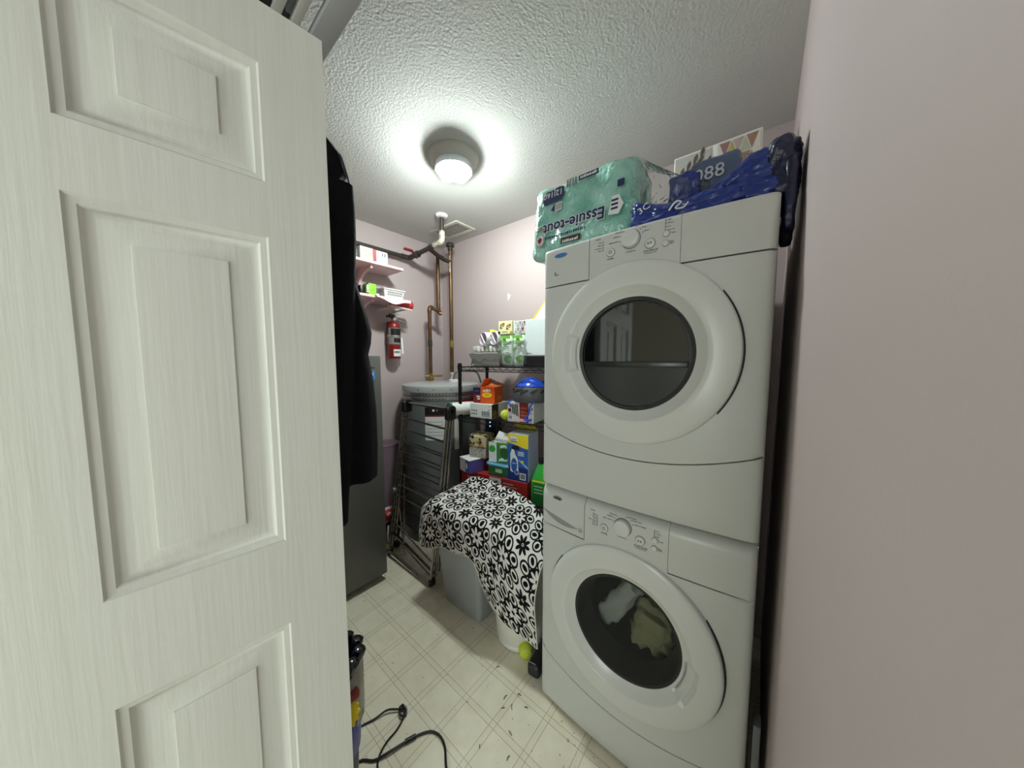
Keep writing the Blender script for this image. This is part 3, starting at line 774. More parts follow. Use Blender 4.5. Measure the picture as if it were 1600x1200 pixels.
# laundry in the drum
def cloth_lump(name, label, c, half, m, seed, rot=0):
    V, Fc = rbox((0, 0, 0), half, min(half) * .85, 9, min(half) * .75, 9 / max(half) * .35, seed)
    mt = Matrix.Translation(Vector(c)) @ Matrix.Rotation(rot, 4, 'X')
    return tag(link(name, [mt @ v for v in V], Fc, m, angle=60), label, 'laundry', 'clothes in the washer')
M_CL1 = mat('grey_laundry', (196, 196, 190), .9, bump=(40, .4, .01)); M_CL2 = mat('olive_laundry', (170, 164, 128), .9, bump=(40, .4, .01)); M_CL3 = mat('dark_laundry', (96, 98, 106), .9, bump=(30, .4, .01))
cloth_lump('laundry_item', 'light grey garment pressed against the upper left of the washer glass', (1.13, YCM + .06, ZCW - .02), (.035, .035, .12), M_CL1, 1.2, .55)
cloth_lump('laundry_item', 'olive beige garment low behind the washer glass', (1.13, YCM - .055, ZCW - .07), (.04, .065, .075), M_CL2, 4.1, .2)
cloth_lump('laundry_item', 'dark garment in the middle of the washer drum', (1.30, YCM - .01, ZCW - .02), (.05, .13, .12), M_CL3, 7.7)
cloth_lump('laundry_item', 'pale olive garment at the top of the washer drum', (1.20, YCM - .02, ZCW + .10), (.04, .10, .04), M_CL2, 2.9, -.4)
cloth_lump('laundry_item', 'grey cloth to the right inside the washer drum', (1.18, YCM - .125, ZCW + .01), (.035, .035, .075), M_CL1, 9.3, -.5)
# grey duct tail in the gap beside the washer
tag(link('foam_strip', *bx((1.015, -.046, 0.0), (1.06, -.028, .385), .004), M_GREYPRINT), 'grey foam strip standing in the dark gap beside the washer', 'strip')

# ------------------------------------------------------------------ water heater in the corner
TC = Vector((1.578, 2.04, 0)); TR = .30
t = thing('water_heater', 'grey cylindrical water heater standing in the far corner', 'water heater', (TC.x, TC.y, 0))
link('tank', *lathe([(TR - .02, 0), (TR - .004, .01), (TR, .03), (TR, 1.165), (TR - .001, 1.17)], TC, 'z', 64), M_TANK, t)
link('lid', *lathe([(TR + .004, 1.150), (TR + .006, 1.188), (TR + .003, 1.196), (TR - .015, 1.203), (.15, 1.212), (0, 1.214)], TC, 'z', 64, cap=False), M_TANKTOP, t)
for zz in (1.128, 1.093):
    o = link('strap', *lathe([(TR + .0015, zz), (TR + .003, zz + .001), (TR + .003, zz + .021), (TR + .0015, zz + .022)], TC, 'z', 64, cap=False), M_GALV, t)
    for k in range(30):
        a = math.radians(170 + k * 4.6)
        p = TC + Vector((math.cos(a), math.sin(a), 0)) * (TR + .003) + Vector((0, 0, zz + .011))
        dd = Vector((math.cos(a), math.sin(a), 0))
        link('hole', *axial([(.0045, 0), (.0045, .0008), (0, .0008)], p, dd, 8), M_BLACK, o, smooth=False)
for a in (200, 222, 246, 262):
    a = math.radians(a); dd = Vector((math.cos(a), math.sin(a), 0))
    link('screw', *axial([(.005, 0), (.004, .003), (0, .004)], TC + dd * (TR + .006) + Vector((0, 0, 1.176)), dd, 10), M_CHROME, t)
def tank_label(a0, a1, z0, z1, m, nm, lb=None, dr=.0015):
    P = []
    for k in range(13):
        a = math.radians(a0 + (a1 - a0) * k / 12); dd = Vector((math.cos(a), math.sin(a), 0))
        P.append([TC + dd * (TR + dr) + Vector((0, 0, z)) for z in (z0, z1)])
    o = link(nm, *grid(P), m, t)
    if lb: o['label'] = lb
tank_label(209, 238, .800, .985, M_PAPER, 'label', 'white energy label')
tank_label(209, 238, .985, 1.045, M_BLACK, 'label_header', 'black label header')
tank_label(209, 238, .976, .988, M_RED, 'label_stripe', 'red label stripe', .002)
for k in range(5): tank_label(212, 234, .835 + k * .025, .838 + k * .025, M_GREYPRINT, 'label_line', None, .002)
for s, a in ((0, 221), (1, 226)):
    dd = Vector((math.cos(math.radians(a)), math.sin(math.radians(a)), 0))
    link('label_logo', *axial([(.009, 0), (.009, .002), (0, .002)], TC + dd * (TR + .001) + Vector((0, 0, 1.022)), dd, 16), M_PAPER if s == 0 else M_PURPLE, t)
tank_label(250, 262, .72, .95, M_OFFWHITE, 'instruction_sheet', 'pale instruction sheet')
tank_label(246, 266, .30, .44, M_PAPER, 'warning_label')
tank_label(262, 292, 1.06, 1.125, M_DARKRED, 'caution_label', 'red caution label')

# ------------------------------------------------------------------ pipes over the heater
PT = .0155
t = thing('copper_inlet_pipe', 'bent copper pipe with elbow rising from the left of the heater', 'pipe', (1.585, 2.2, 1.21))
xa, ya = 1.587, 2.19; xb, yb = 1.700, 2.215
link('lower_pipe', *tube([(xa, ya, 1.21), (xa, ya, 1.795)], PT, 14), M_COPPER, t)
link('elbow', *tube(catmull([(xa, ya, 1.785), (xa, ya, 1.812), (xa + .012, ya + .003, 1.832), (xa + .03, ya + .006, 1.832)], 5), PT + .003, 14), M_COPPER, t)
link('link_pipe', *tube([(xa + .02, ya + .004, 1.832), (xb - .01, yb - .05, 1.800)], PT, 14), M_COPPER, t)
link('elbow', *tube(catmull([(xb - .022, yb - .06, 1.803), (xb, yb - .02, 1.795), (xb, yb, 1.815), (xb, yb, 1.835)], 5), PT + .002, 14), M_COPPER, t)
link('upper_pipe', *tube([(xb, yb, 1.83), (xb, yb, 2.30)], PT, 14), M_COPPER, t)
link('pipe_clamp', *tube([(xb - .03, yb, 1.842), (xb + .04, yb, 1.842)], .004, 6), M_GALV, t)
link('coupling', *tube([(xa, ya, 1.50), (xa, ya, 1.56)], PT + .003, 14), M_IRON, t)
link('union', *axial([(.02, 0), (.024, .004), (.024, .03), (.018, .036), (.018, .06)], (xa, ya, 1.215), (0, 0, 1), 12), M_BRASS, t)
link('valve_handle', *bx((xa - .05, ya - .012, 1.245), (xa + .1, ya + .012, 1.262), .005, 2, about((xa, ya, 1.25), 'Z', -20)), M_BRASS, t)
t = thing('copper_outlet_pipe', 'straight tall copper pipe with black cap above the heater', 'pipe', (1.742, 2.1, 1.21))
xc, yc = 1.744, 2.1
link('pipe', *tube([(xc, yc, 1.21), (xc, yc, 2.34)], PT, 14), M_COPPER, t)
link('cap', *axial([(.018, 0), (.022, .004), (.022, .03), (.034, .034), (.036, .05), (.03, .062), (0, .066)], (xc, yc, 2.315), (0, 0, 1), 20), M_IRON, t)
link('coupling', *tube([(xc, yc, 1.50), (xc, yc, 1.56)], PT + .003, 14), M_BRASS, t)
link('union', *axial([(.03, 0), (.03, .006), (.02, .01), (.024, .03), (.018, .05), (.018, .07)], (xc, yc, 1.214), (0, 0, 1), 12), M_SOLDER, t)
link('paint_drip', *tube(catmull([(xc - .014, yc - .006, 2.27), (xc - .015, yc - .007, 2.2), (xc - .013, yc - .008, 2.13)], 4), [.004] * 4 + [.006] * 4 + [.003], 8), M_SOLDER, t)
t = thing('ceiling_supply_pipe', 'dark pipe run dropping from the ceiling flange along the pink wall', 'pipe', (1.467, 1.857, 2.24))
px_, py_ = 1.467, 1.857
link('drop_pipe', *tube([(px_, py_, 2.262), (px_, py_, 2.44)], .0165, 14), M_IRON, t)
link('flange', *axial([(.018, -.02), (.036, -.016), (.044, -.006), (.044, 0)], (px_, py_, 2.44), (0, 0, 1), 24), M_WHITE, t)
link('painted_elbow', *tube(catmull([(px_, py_, 2.325), (px_, py_, 2.285), (px_ + .002, py_ + .012, 2.258), (px_ + .004, py_ + .05, 2.252), (px_ + .006, py_ + .10, 2.250)], 5), .021, 14), M_SOLDER, t)
link('branch_pipe', *tube([(px_ + .005, py_ + .09, 2.25), (1.498, 2.31, 2.243)], .0175, 14), M_IRON, t)
link('collar', *tube([(1.492, 2.195, 2.245), (1.494, 2.235, 2.244)], .027, 14), M_IRON, t)
link('collar', *tube([(1.479, 2.00, 2.25), (1.481, 2.025, 2.25)], .022, 14), M_IRON, t)
link('elbow', *tube(catmull([(1.497, 2.29, 2.2435), (1.496, 2.328, 2.243), (1.47, 2.338, 2.243), (1.43, 2.338, 2.243)], 5), .021, 14), M_IRON, t)
link('wall_pipe', *tube([(1.45, 2.338, 2.243), (.35, 2.338, 2.235)], .0165, 14), M_IRON, t)
link('valve_lever', *bx((1.405, 2.248, 2.268), (1.485, 2.272, 2.288), .008, 3), M_RED, t)
link('valve_stem', *tube([(1.488, 2.262, 2.245), (1.486, 2.262, 2.28)], .007, 8), M_IRON, t)
link('tee_pipe', *tube(catmull([(1.483, 2.03, 2.245), (1.60, 2.085, 2.237), (1.69, 2.105, 2.228), (1.744, 2.1, 2.225)], 6), .0165, 14), M_IRON, t)
link('tee_pipe', *tube([(1.70, 2.215, 2.29), (1.66, 2.10, 2.235)], .017, 12), M_IRON, t)
t2 = thing('electric_cable', 'grey flexible cable curving off the top of the water heater', 'cable', (1.62, 1.90, 1.21))
link('sheath', *tube(catmull([(1.62, 1.93, 1.215), (1.60, 1.90, 1.27), (1.61, 1.86, 1.31), (1.70, 1.83, 1.315), (1.80, 1.84, 1.28), (1.86, 1.86, 1.20)], 6), .009, 10), mat('grey_cable', (142, 142, 142), .5), t2)
box_part('junction_box', (1.59, 1.895, 1.205), (1.65, 1.955, 1.235), M_WHITE, t2, .004)

# ------------------------------------------------------------------ wall shelves on the back wall
def wall_shelf(label, z, x0, x1, depth):
    t = thing('wall_shelf', label, 'shelf', ((x0 + x1) / 2, YA - depth / 2, z))
    box_part('board', (x0, YA - depth, z - .018), (x1, YA, z), M_PINKSHELF, t, .0015)
    for xb_ in (.66, 1.10):
        P = []
        for s in (-.006, .006):
            pass
        n = 10; prof = []
        for k in range(n + 1):
            a = k / n * PI / 2; prof.append((YA - .21 + .19 * math.sin(a), z - .018 - .022 - .11 * (1 - math.cos(a))))
        out = [(YA, z - .018), (YA - .215, z - .018), (YA - .215, z - .032)] + prof + [(YA, z - .155)]
        k = len(out)
        V = [(xb_ - .009, y, zz) for y, zz in out] + [(xb_ + .009, y, zz) for y, zz in out]
        Fc = [tuple(range(k)), tuple(range(2 * k - 1, k - 1, -1))] + [(i, (i + 1) % k, k + (i + 1) % k, k + i) for i in range(k)]
        link('bracket', V, Fc, M_PINKSHELF, t, smooth=False)
    return t
wall_shelf('upper pink wall shelf holding small cartons below the dark pipe', 2.084, .30, 1.330, .25)
wall_shelf('lower pink wall shelf holding the white basket above the extinguisher', 1.850, .30, 1.330, .25)
ZU, ZL = 2.0845, 1.8505
YF = 2.165
def fbox(name, label, cat, x0, x1, y0, d, z0, h, m, bev=.002, group=None):
    """carton facing -Y"""
    t = thing(name, label, cat, ((x0 + x1) / 2, y0 + d / 2, z0), group)
    box_part('body', (x0, y0, z0), (x1, y0 + d, z0 + h), m, t, bev)
    return t, Fr((x0, y0, z0), (1, 0, 0), (0, 0, 1))
t, f = fbox('small_carton', 'tan cardboard carton at the left end of the upper pink shelf', 'carton', .83, .948, YF, .12, ZU, .118, M_CARD)
patch(f, rect(.0, .045, .118, .049), M_LEATHER, t, 'seam'); patch(f, [(.078, .016), (.086, .012), (.094, .018), (.094, .026), (.088, .040), (.086, .030)], M_LEATHER, t, 'drop_print')
t = thing('glass_jar', 'small grey jar between the cartons on the upper pink shelf', 'jar', (.985, 2.2, ZU))
link('body', *lathe([(.026, 0), (.029, .004), (.029, .04), (.024, .048)], (.982, 2.2, ZU), 'z', 24), mat('jar_grey', (120, 116, 112), .3), t)
link('lid', *lathe([(.026, .048), (.026, .06), (.023, .063), (0, .063)], (.982, 2.2, ZU), 'z', 24), mat('jar_lid', (165, 160, 155), .3, .5), t)
t, f = fbox('light_bulb_carton', 'pale grey carton with yellow spot on the upper pink shelf', 'carton', 1.012, 1.112, YF, .10, ZU, .087, mat('pale_carton', (205, 208, 210), .5))
patch(f, disc(.05, .045, .028), mat('pale_yellow_print', (222, 212, 150), .5), t); patch(f, disc(.05, .045, .016), mat('pale_carton', (205, 208, 210)), t, d=.0012)
patch(f, rect(.088, 0, .1, .087), mat('pink_red_print', (198, 92, 98), .5), t)
t, f = fbox('light_bulb_carton', 'pale carton with small grey marks at the right of the upper pink shelf', 'carton', 1.114, 1.212, YF, .10, ZU, .085, mat('pale_carton2', (216, 218, 220), .5))
for k in range(2): patch(f, rect(.055 + k * .018, .05, .062 + k * .018, .072), M_PRINT, t)
patch(f, rect(.008, .008, .09, .03), mat('pale_grey_print', (184, 188, 192), .5), t); patch(f, rect(0, 0, .012, .085), mat('pink_red_print', (198, 92, 98), .5), t)
# lower shelf
t = thing('storage_tin', 'round black tin behind the coat on the lower pink shelf', 'tin', (.955, 2.23, ZL))
link('body', *lathe([(.058, 0), (.06, .004), (.06, .05)], (.955, 2.235, ZL), 'z', 32), M_BLACK, t)
link('lid', *lathe([(.063, .05), (.063, .062), (.055, .078), (.04, .084), (0, .086)], (.955, 2.235, ZL), 'z', 32), mat('dark_grey_lid', (44, 47, 50), .35), t)
t, f = fbox('plug_adapter', 'black adapter box beside the lime green card', 'adapter', 1.018, 1.046, 2.19, .05, ZL, .062, M_BLACK)
t, f = fbox('cable_box', 'lime green and black cable carton on the lower pink shelf', 'carton', 1.050, 1.118, YF, .06, ZL, .078, M_LIME)
patch(f, rect(-.0, 0, .012, .078), M_BLACK, t); scribble(f, .012, .012, .055, .016, M_PAPER, t, rot=PI / 2)
patch(f, rect(.03, .035, .05, .037), M_GREEN, t)
t, f = fbox('battery_pack', 'dark blister pack between the lime carton and white basket', 'pack', 1.122, 1.160, 2.19, .04, ZL, .06, mat('slate_pack', (62, 66, 78), .4))
patch(f, rect(.008, .01, .03, .02), M_PAPER, t)
def basket():
    t = thing('plastic_basket', 'white slotted plastic basket on the lower pink shelf', 'basket', (1.255, 2.22, ZL))
    x0, x1, y0, y1, h = 1.172, 1.338, 2.158, 2.33, .066; tp = .012
    def ring(z, g): return [(x0 + tp - g, y0 + tp - g, z), (x1 - tp + g, y0 + tp - g, z), (x1 - tp + g, y1 - tp + g, z), (x0 + tp - g, y1 - tp + g, z)]
    P = [ring(ZL + .001, 0), ring(ZL + h, tp), ring(ZL + h, tp + .006), ring(ZL + h - .008, tp + .006), ring(ZL + h - .008, tp + .003)]
    V, Fc = grid(P, True); Fc.append((3, 2, 1, 0)); link('shell', V, Fc, M_WHITE, t, smooth=False)
    f = Fr((x0 + .012, y0 + .0105, ZL + .002), (1, 0, 0), (0, -.18, 1))
    for r_ in range(2):
        for k in range(16): patch(f, rect(.018 + k * .0077, .016 + r_ * .017, .0215 + k * .0077, .029 + r_ * .017), mat('slot_dark', (70, 66, 66), .8), t, 'slot', d=.0012)
    t2 = thing('folded_papers', 'grey folded papers lying in the white basket', 'papers', (1.25, 2.24, ZL + .03))
    for k, (a, z, w) in enumerate(((4, .045, .06), (-6, .062, .055), (10, .074, .04))):
        link('sheet', *bx((1.25 - w, 2.20, ZL + z), (1.25 + w, 2.29, ZL + z + .006), .002, 1, about((1.25, 2.24, ZL + z), 'Y', a)), M_GREYPRINT if k != 1 else M_PAPER, t2, smooth=False)
basket()
# pale liner sheet sagging off the shelf end, red bottle roll behind it
P = []
for i in range(13):
    s = i / 12; x = 1.10 + .27 * s
    row = []
    for j in range(5):
        y = 2.128 - .002 * j; z = ZL - .016 - (.030 * math.sin(PI * min(1, s * 1.1)) ** 2 + .012 * s) * j / 4 + (.012 if j == 0 else 0)
        row.append((x, y - .006 * math.sin(s * 6) * j / 4, z))
    P.append(row)
P = [[(1.10 + .27 * i / 12, 2.16, ZL + .0005 - .0) if i < 11 else (1.10 + .27 * i / 12, 2.16, ZL - .004)] + r for i, r in enumerate(P)]
tag(link('shelf_liner', *grid(P), M_PINKSHELF), 'pale pink liner sheet drooping off the front of the lower shelf', 'liner')
t = thing('red_bag_roll', 'red mottled roll sticking out past the lower shelf end', 'roll', (1.385, 2.20, 1.815))
link('roll', *axial([(.0, -.12), (.024, -.118), (.03, -.10), (.033, -.03), (.033, .05), (.028, .058), (0, .06)], (1.365, 2.20, 1.82), (1, -.05, .02), 20), mat('red_mottled', (186, 34, 42), .4, vary=((220, 120, 120), 60, .55, .7)), t)
t = thing('hook_rail', 'thin white rail fixed under the lower pink shelf', 'rail', (1.32, 2.2, 1.77))
link('bar', *bx((1.225, 2.165, 1.783), (1.41, 2.18, 1.795), .003, 1, about((1.32, 2.17, 1.79), 'Y', 5)), M_OFFWHITE, t)
for xx in (1.25, 1.38): link('bracket', *bx((xx - .006, 2.175, 1.784), (xx + .006, YA, 1.794), .001, 1), M_OFFWHITE, t)

# ------------------------------------------------------------------ fire extinguisher
t = thing('fire_extinguisher', 'red fire extinguisher hanging on the pink back wall', 'extinguisher', (1.333, 2.325, 1.40))
ex = Vector((1.333, 2.322, 0))
link('cylinder', *lathe([(.034, 1.40), (.047, 1.404), (.050, 1.412), (.050, 1.655), (.046, 1.678), (.034, 1.694), (.02, 1.700)], ex, 'z', 36), M_RED, t)
link('neck', *lathe([(.018, 1.695), (.018, 1.725), (.012, 1.735)], ex, 'z', 18), M_CHROME, t)
link('gauge', *axial([(.017, -.01), (.017, .004), (.014, .006), (0, .006)], ex + Vector((.0, -.02, 1.718)), (0, -1, 0), 22), M_CHROME, t)
link('lever', *bx((ex.x - .02, ex.y - .012, 1.752), (ex.x + .06, ex.y + .01, 1.760), .002, 1, about(ex + Vector((0, 0, 1.75)), 'Y', -8)), M_CHROME, t, smooth=False)
link('carry_handle', *bx((ex.x - .01, ex.y - .012, 1.722), (ex.x + .10, ex.y + .01, 1.730), .002, 1, about(ex + Vector((0, 0, 1.725)), 'Y', 17)), M_GALV, t, smooth=False)
link('handle_block', *bx((ex.x - .035, ex.y - .012, 1.728), (ex.x + .006, ex.y + .012, 1.758), .003, 1), M_BLACK, t, smooth=False)
link('nozzle', *tube([(ex.x - .03, ex.y, 1.74), (ex.x - .06, ex.y - .004, 1.735)], .009, 10), M_BLACK, t)
def ex_label(a0, a1, z0, z1, m, nm='label', dr=.0012):
    P = []
    for k in range(11):
        a = math.radians(a0 + (a1 - a0) * k / 10); dd = Vector((math.cos(a), math.sin(a), 0)); P.append([ex + dd * (.05 + dr) + Vector((0, 0, z)) for z in (z0, z1)])
    link(nm, *grid(P), m, t)
ex_label(190, 345, 1.515, 1.645, mat('ext_silver', (128, 126, 124), .4)); ex_label(215, 340, 1.58, 1.64, M_BLACK, 'label_band', .0018); ex_label(240, 330, 1.53, 1.565, M_BLACK, 'label_band', .0018)
ex_label(235, 325, 1.42, 1.475, M_PAPER, 'inspection_tag'); ex_label(240, 290, 1.445, 1.462, M_GREYPRINT, 'tag_print', .0018)
link('strap', *lathe([(.0515, 1.575), (.053, 1.575), (.053, 1.588), (.0515, 1.588)], ex, 'z', 36, cap=False), M_GALV, t)
link('hang_tag', *bx((ex.x + .045, ex.y - .035, 1.44), (ex.x + .060, ex.y - .033, 1.57), 0, 1, about(ex + Vector((.05, 0, 1.5)), 'Y', -4)), M_PAPER, t, smooth=False)
link('wall_bracket', *bx((ex.x - .02, ex.y + .045, 1.45), (ex.x + .02, YA, 1.70), .002), M_GALV, t)

# ------------------------------------------------------------------ upright freezer behind the coat
t = thing('freezer', 'dark steel upright freezer standing beyond the open door', 'freezer', (.66, 2.07, 0))
x0, x1, y0, y1, zt = .40, .932, 1.775, 2.36, 1.415
box_part('cabinet', (x0 + .004, y0 + .045, .03), (x1 - .004, y1, zt - .006), M_FRIDGE, t, .006)
box_part('front_door', (x0, y0, .045), (x1, y0 + .042, zt), M_FRIDGE, t, .012)
box_part('door_gasket', (x0 + .01, y0 + .038, .055), (x1 - .01, y0 + .048, zt - .012), M_BLACK, t)
box_part('top_trim', (x0 + .01, y0 + .01, zt - .004), (x1 - .01, y1, zt + .004), mat('grey_top', (150, 150, 146), .5), t, .003)
for xx in (x0 + .05, x1 - .05):
    for yy in (y0 + .09, y1 - .06): link('foot', *lathe([(.022, 0), (.022, .02), (.014, .03), (.014, .05)], (xx, yy, 0), 'z', 12), M_BLACK, t)
f = Fr((x0, y0, 0), (1, 0, 0), (0, 0, 1))
patch(f, rect(x1 - x0 - .075, 1.275, x1 - x0 - .042, 1.325), mat('sticker_blue', (70, 140, 220), .4), t, 'energy_sticker', d=.0008, label='blue energy sticker')
patch(f, rect(x1 - x0 - .068, 1.297, x1 - x0 - .052, 1.312), M_PAPER, t, 'sticker_mark', d=.0014)
scribble(f, x1 - x0 - .076, 1.340, .036, .008, M_BLACK, t, d=.0008, name='maker_name')
M_REDCLOTH = mat('red_cloth', (170, 32, 40), .8, bump=(60, .5, .005))
tag(link('knit_hat', *rbox((.83, 1.93, zt + .004 + .042), (.055, .05, .042), .04, 7, .01, 14, 3), M_REDCLOTH), 'red knit hat lying on top of the dark freezer', 'hat')

# ------------------------------------------------------------------ coat hung on the back of the door
def coat():
    prof = [(1.925, .285), (1.905, .322), (1.876, .352), (1.835, .362), (1.815, .350), (1.79, .366), (1.755, .352), (1.70, .343), (1.65, .353), (1.60, .366), (1.556, .377), (1.50, .394), (1.46, .403), (1.43, .400), (1.40, .392), (1.34, .402), (1.25, .408), (1.15, .408), (1.07, .404)]
    t = thing('hanging_coat', 'long black hooded coat hanging on the back of the open door', 'coat', (.22, .83, .985))
    P = []
    for z, xm in prof:
        s = (1.925 - z) / .86
        xl = .06; cx = (xm + xl) / 2; hx = (xm - xl) / 2; hy = .03 + .022 * min(1, s * 3)
        row = []
        for k in range(48):
            a = 2 * PI * k / 48
            ca, sa = math.cos(a), math.sin(a)
            ex_ = math.copysign(abs(ca) ** .75, ca)
            fold = .010 * math.sin(a * 9 + s * 2.2) * min(1, s * 4) + .004 * math.sin(a * 17 + 4 * s)
            x = cx + hx * ex_
            if ca > .85: fold *= .3
            row.append((x + fold * ca * .3, .832 + (hy + fold) * math.copysign(abs(sa) ** .8, sa) - (x - .276) * .09, z))
        P.append(row)
    V, Fc = grid(P, True); n = 48; Fc.append(tuple(range(n - 1, -1, -1))); Fc.append(tuple(range((len(P) - 1) * n, len(P) * n)))
    link('body', V, Fc, M_COAT, t, angle=70)
    # sleeve and cuff hanging below the hem
    P = []
    for k in range(14):
        s = k / 13; z = 1.80 - .815 * s; cx = .318 - .03 * s + .010 * math.sin(5 * s); r = .040 + .002 * math.sin(17 * s)
        P.append([(cx + r * math.cos(a) * 1.0, .795 + .028 * math.sin(a) + .004 * math.sin(3 * a + 8 * s), z) for a in [2 * PI * q / 20 for q in range(20)]])
    V, Fc = grid(P, True); Fc.append(tuple(range(19, -1, -1))); Fc.append(tuple(range(13 * 20, 14 * 20)))
    link('sleeve', V, Fc, M_COAT, t, angle=70)
    for xs, z0_, z1_ in ((.345, 1.87, 1.70), (.322, 1.80, 1.56)):
        link('piping', *tube(catmull([(xs - .012, .795, z0_), (xs + .002, .788, (z0_ * 2 + z1_) / 3), (xs + .006, .788, (z0_ + z1_ * 2) / 3), (xs + .01, .79, z1_)], 5), .0022, 6), M_COATTRIM, t)
    link('hook', *tube(catmull([(.18, .775, 1.88), (.18, .80, 1.87), (.18, .82, 1.89), (.18, .82, 1.92)], 4), .005, 8), M_GALV, t)
coat()

# ------------------------------------------------------------------ black wire rack
RZ = 10.0; RO = Vector((1.41, 1.615, 0)); _a = math.radians(RZ)
RU = Vector((math.sin(_a), -math.cos(_a), 0)); RB = Vector((math.cos(_a), math.sin(_a), 0))
def rk(u, b, z): return RO + RU * u + RB * b + Vector((0, 0, z))
RW, RD = .75, .335
rack = thing('wire_rack', 'black wire shelving rack between water heater and dryer', 'rack', tuple(rk(RW / 2, RD / 2, 0)))
M_WIRE = mat('black_wire', (20, 20, 21), .35, .3)
for u, b in ((0, 0), (0, RD), (RW, 0), (RW, RD)):
    o = link('post', *tube([rk(u, b, .012), rk(u, b, 1.362)], .0125, 14), M_WIRE, rack)
    link('post_cap', *axial([(.0145, 0), (.0145, .008), (.011, .013), (0, .014)], rk(u, b, 1.356), (0, 0, 1), 14), M_BLACK, o)
    link('glide', *axial([(.014, 0), (.014, .012), (.010, .016)], rk(u, b, 0), (0, 0, 1), 12), M_BLACK, o)
    for z in (1.345, .995, .49, .16): link('sleeve', *axial([(.0150, -.03), (.0175, .004), (.0175, .008)], rk(u, b, z), (0, 0, 1), 14, cap=False), M_BLACK, o)
for zt_ in (1.345, .995, .49, .16):
    parts = []
    for za in (zt_ - .003, zt_ - .032):
        for a, b in (((0, 0), (RW, 0)), ((0, RD), (RW, RD)), ((0, 0), (0, RD)), ((RW, 0), (RW, RD))):
            parts.append(tube([rk(*a, za), rk(*b, za)], .0032, 6))
    def zig(a, b, n):
        pts = [rk(a[0] + (b[0] - a[0]) * k / n, a[1] + (b[1] - a[1]) * k / n, zt_ - (.004 if k % 2 else .031)) for k in range(n + 1)]
        return tube(pts, .0019, 5)
    parts += [zig((.015, 0), (RW - .015, 0), 26), zig((.015, RD), (RW - .015, RD), 26), zig((0, .015), (0, RD - .015), 12), zig((RW, .015), (RW, RD - .015), 12)]
    for k in range(1, 31): parts.append(tube([rk(RW * k / 31, 0, zt_ - .001), rk(RW * k / 31, RD, zt_ - .001)], .0016, 5))
    for b in (RD * .33, RD * .66): parts.append(tube([rk(0, b, zt_ - .005), rk(RW, b, zt_ - .005)], .0026, 5))
    link('wire_shelf', *J(*parts), M_WIRE, rack)
Z1, Z2, Z3 = 1.3465, .9965, .4915

# --- top shelf
t = thing('foil_tray_pack', 'clear wrapped pack of white trays on the top wire shelf', 'pack', tuple(rk(.145, .19, Z1)))
def ring_rect(u0, u1, b0, b1, z): return [rk(u0, b0, z), rk(u1, b0, z), rk(u1, b1, z), rk(u0, b1, z)]
M_FOIL = mat('pale_tray', (204, 204, 196), .35, .25); 
for k in range(5):
    z = Z1 + .001 + k * .013; g = .004 * k
    V, Fc = grid([ring_rect(.045 - g, .250 + g, .11 - g, .27 + g, z), ring_rect(.03 - g, .262 + g, .10 - g, .28 + g, z + .034), ring_rect(.022 - g, .268 + g, .094 - g, .286 + g, z + .034)], True); Fc.append((3, 2, 1, 0))
    link('tray', V, Fc, M_FOIL, t, smooth=False)
M_JARW = mat('ribbed_white', (214, 212, 206), .35)
for k in range(7): link('sachet', *rbox(rk(.05 + k * .034, .16, Z1 + .121), (.05, .0145, .021), .009, 3, .003, 60, k), M_JARW if k % 3 else M_FOIL, t)
link('wrap', *rbox(rk(.145, .19, Z1 + .052), (.093, .128, .050), .012, 10, .012, 22, 5, about(rk(.145, .19, 0), 'Z', 10)), FILM, t)
M_LILACPALE = mat('pale_lilac', (206, 186, 204), .4)
for u_, lb in ((.125, 'left'), (.213, 'right')):
    t = thing('detergent_tub', 'white tub with lilac open end, %s one on the wrapped trays' % lb, 'tub', tuple(rk(u_, .16, Z1 + .143)), 'tubs lying on the trays')
    dv = (RB * .9 + RU * .35).normalized()
    c = rk(u_, .10, Z1 + .190)
    link('barrel', *axial([(.044, 0), (.046, .002), (.046, .12), (.04, .125), (0, .125)], c, dv, 28, cap=False), M_WHITE, t)
    link('inner_wall', *axial([(.044, 0), (.041, .004), (.040, .06), (0, .062)], c, dv, 28, cap=False), M_LILACPALE, t)
    link('handle_bar', *bx(c - Vector((.004, .004, .04)), c + Vector((.004, .004, .04)), .002, 1, about(c, dv, -35)), M_WHITE, t)
tag(link('sponge', *rbox(rk(.168, .18, Z1 + .240), (.03, .022, .013), .008, 4, .003, 40, 3, about(rk(.168, .18, Z1 + .24), 'Y', 12)), mat('yellow_sponge', (228, 214, 84), .8)), 'yellow sponge lying on the two lilac tubs', 'sponge')
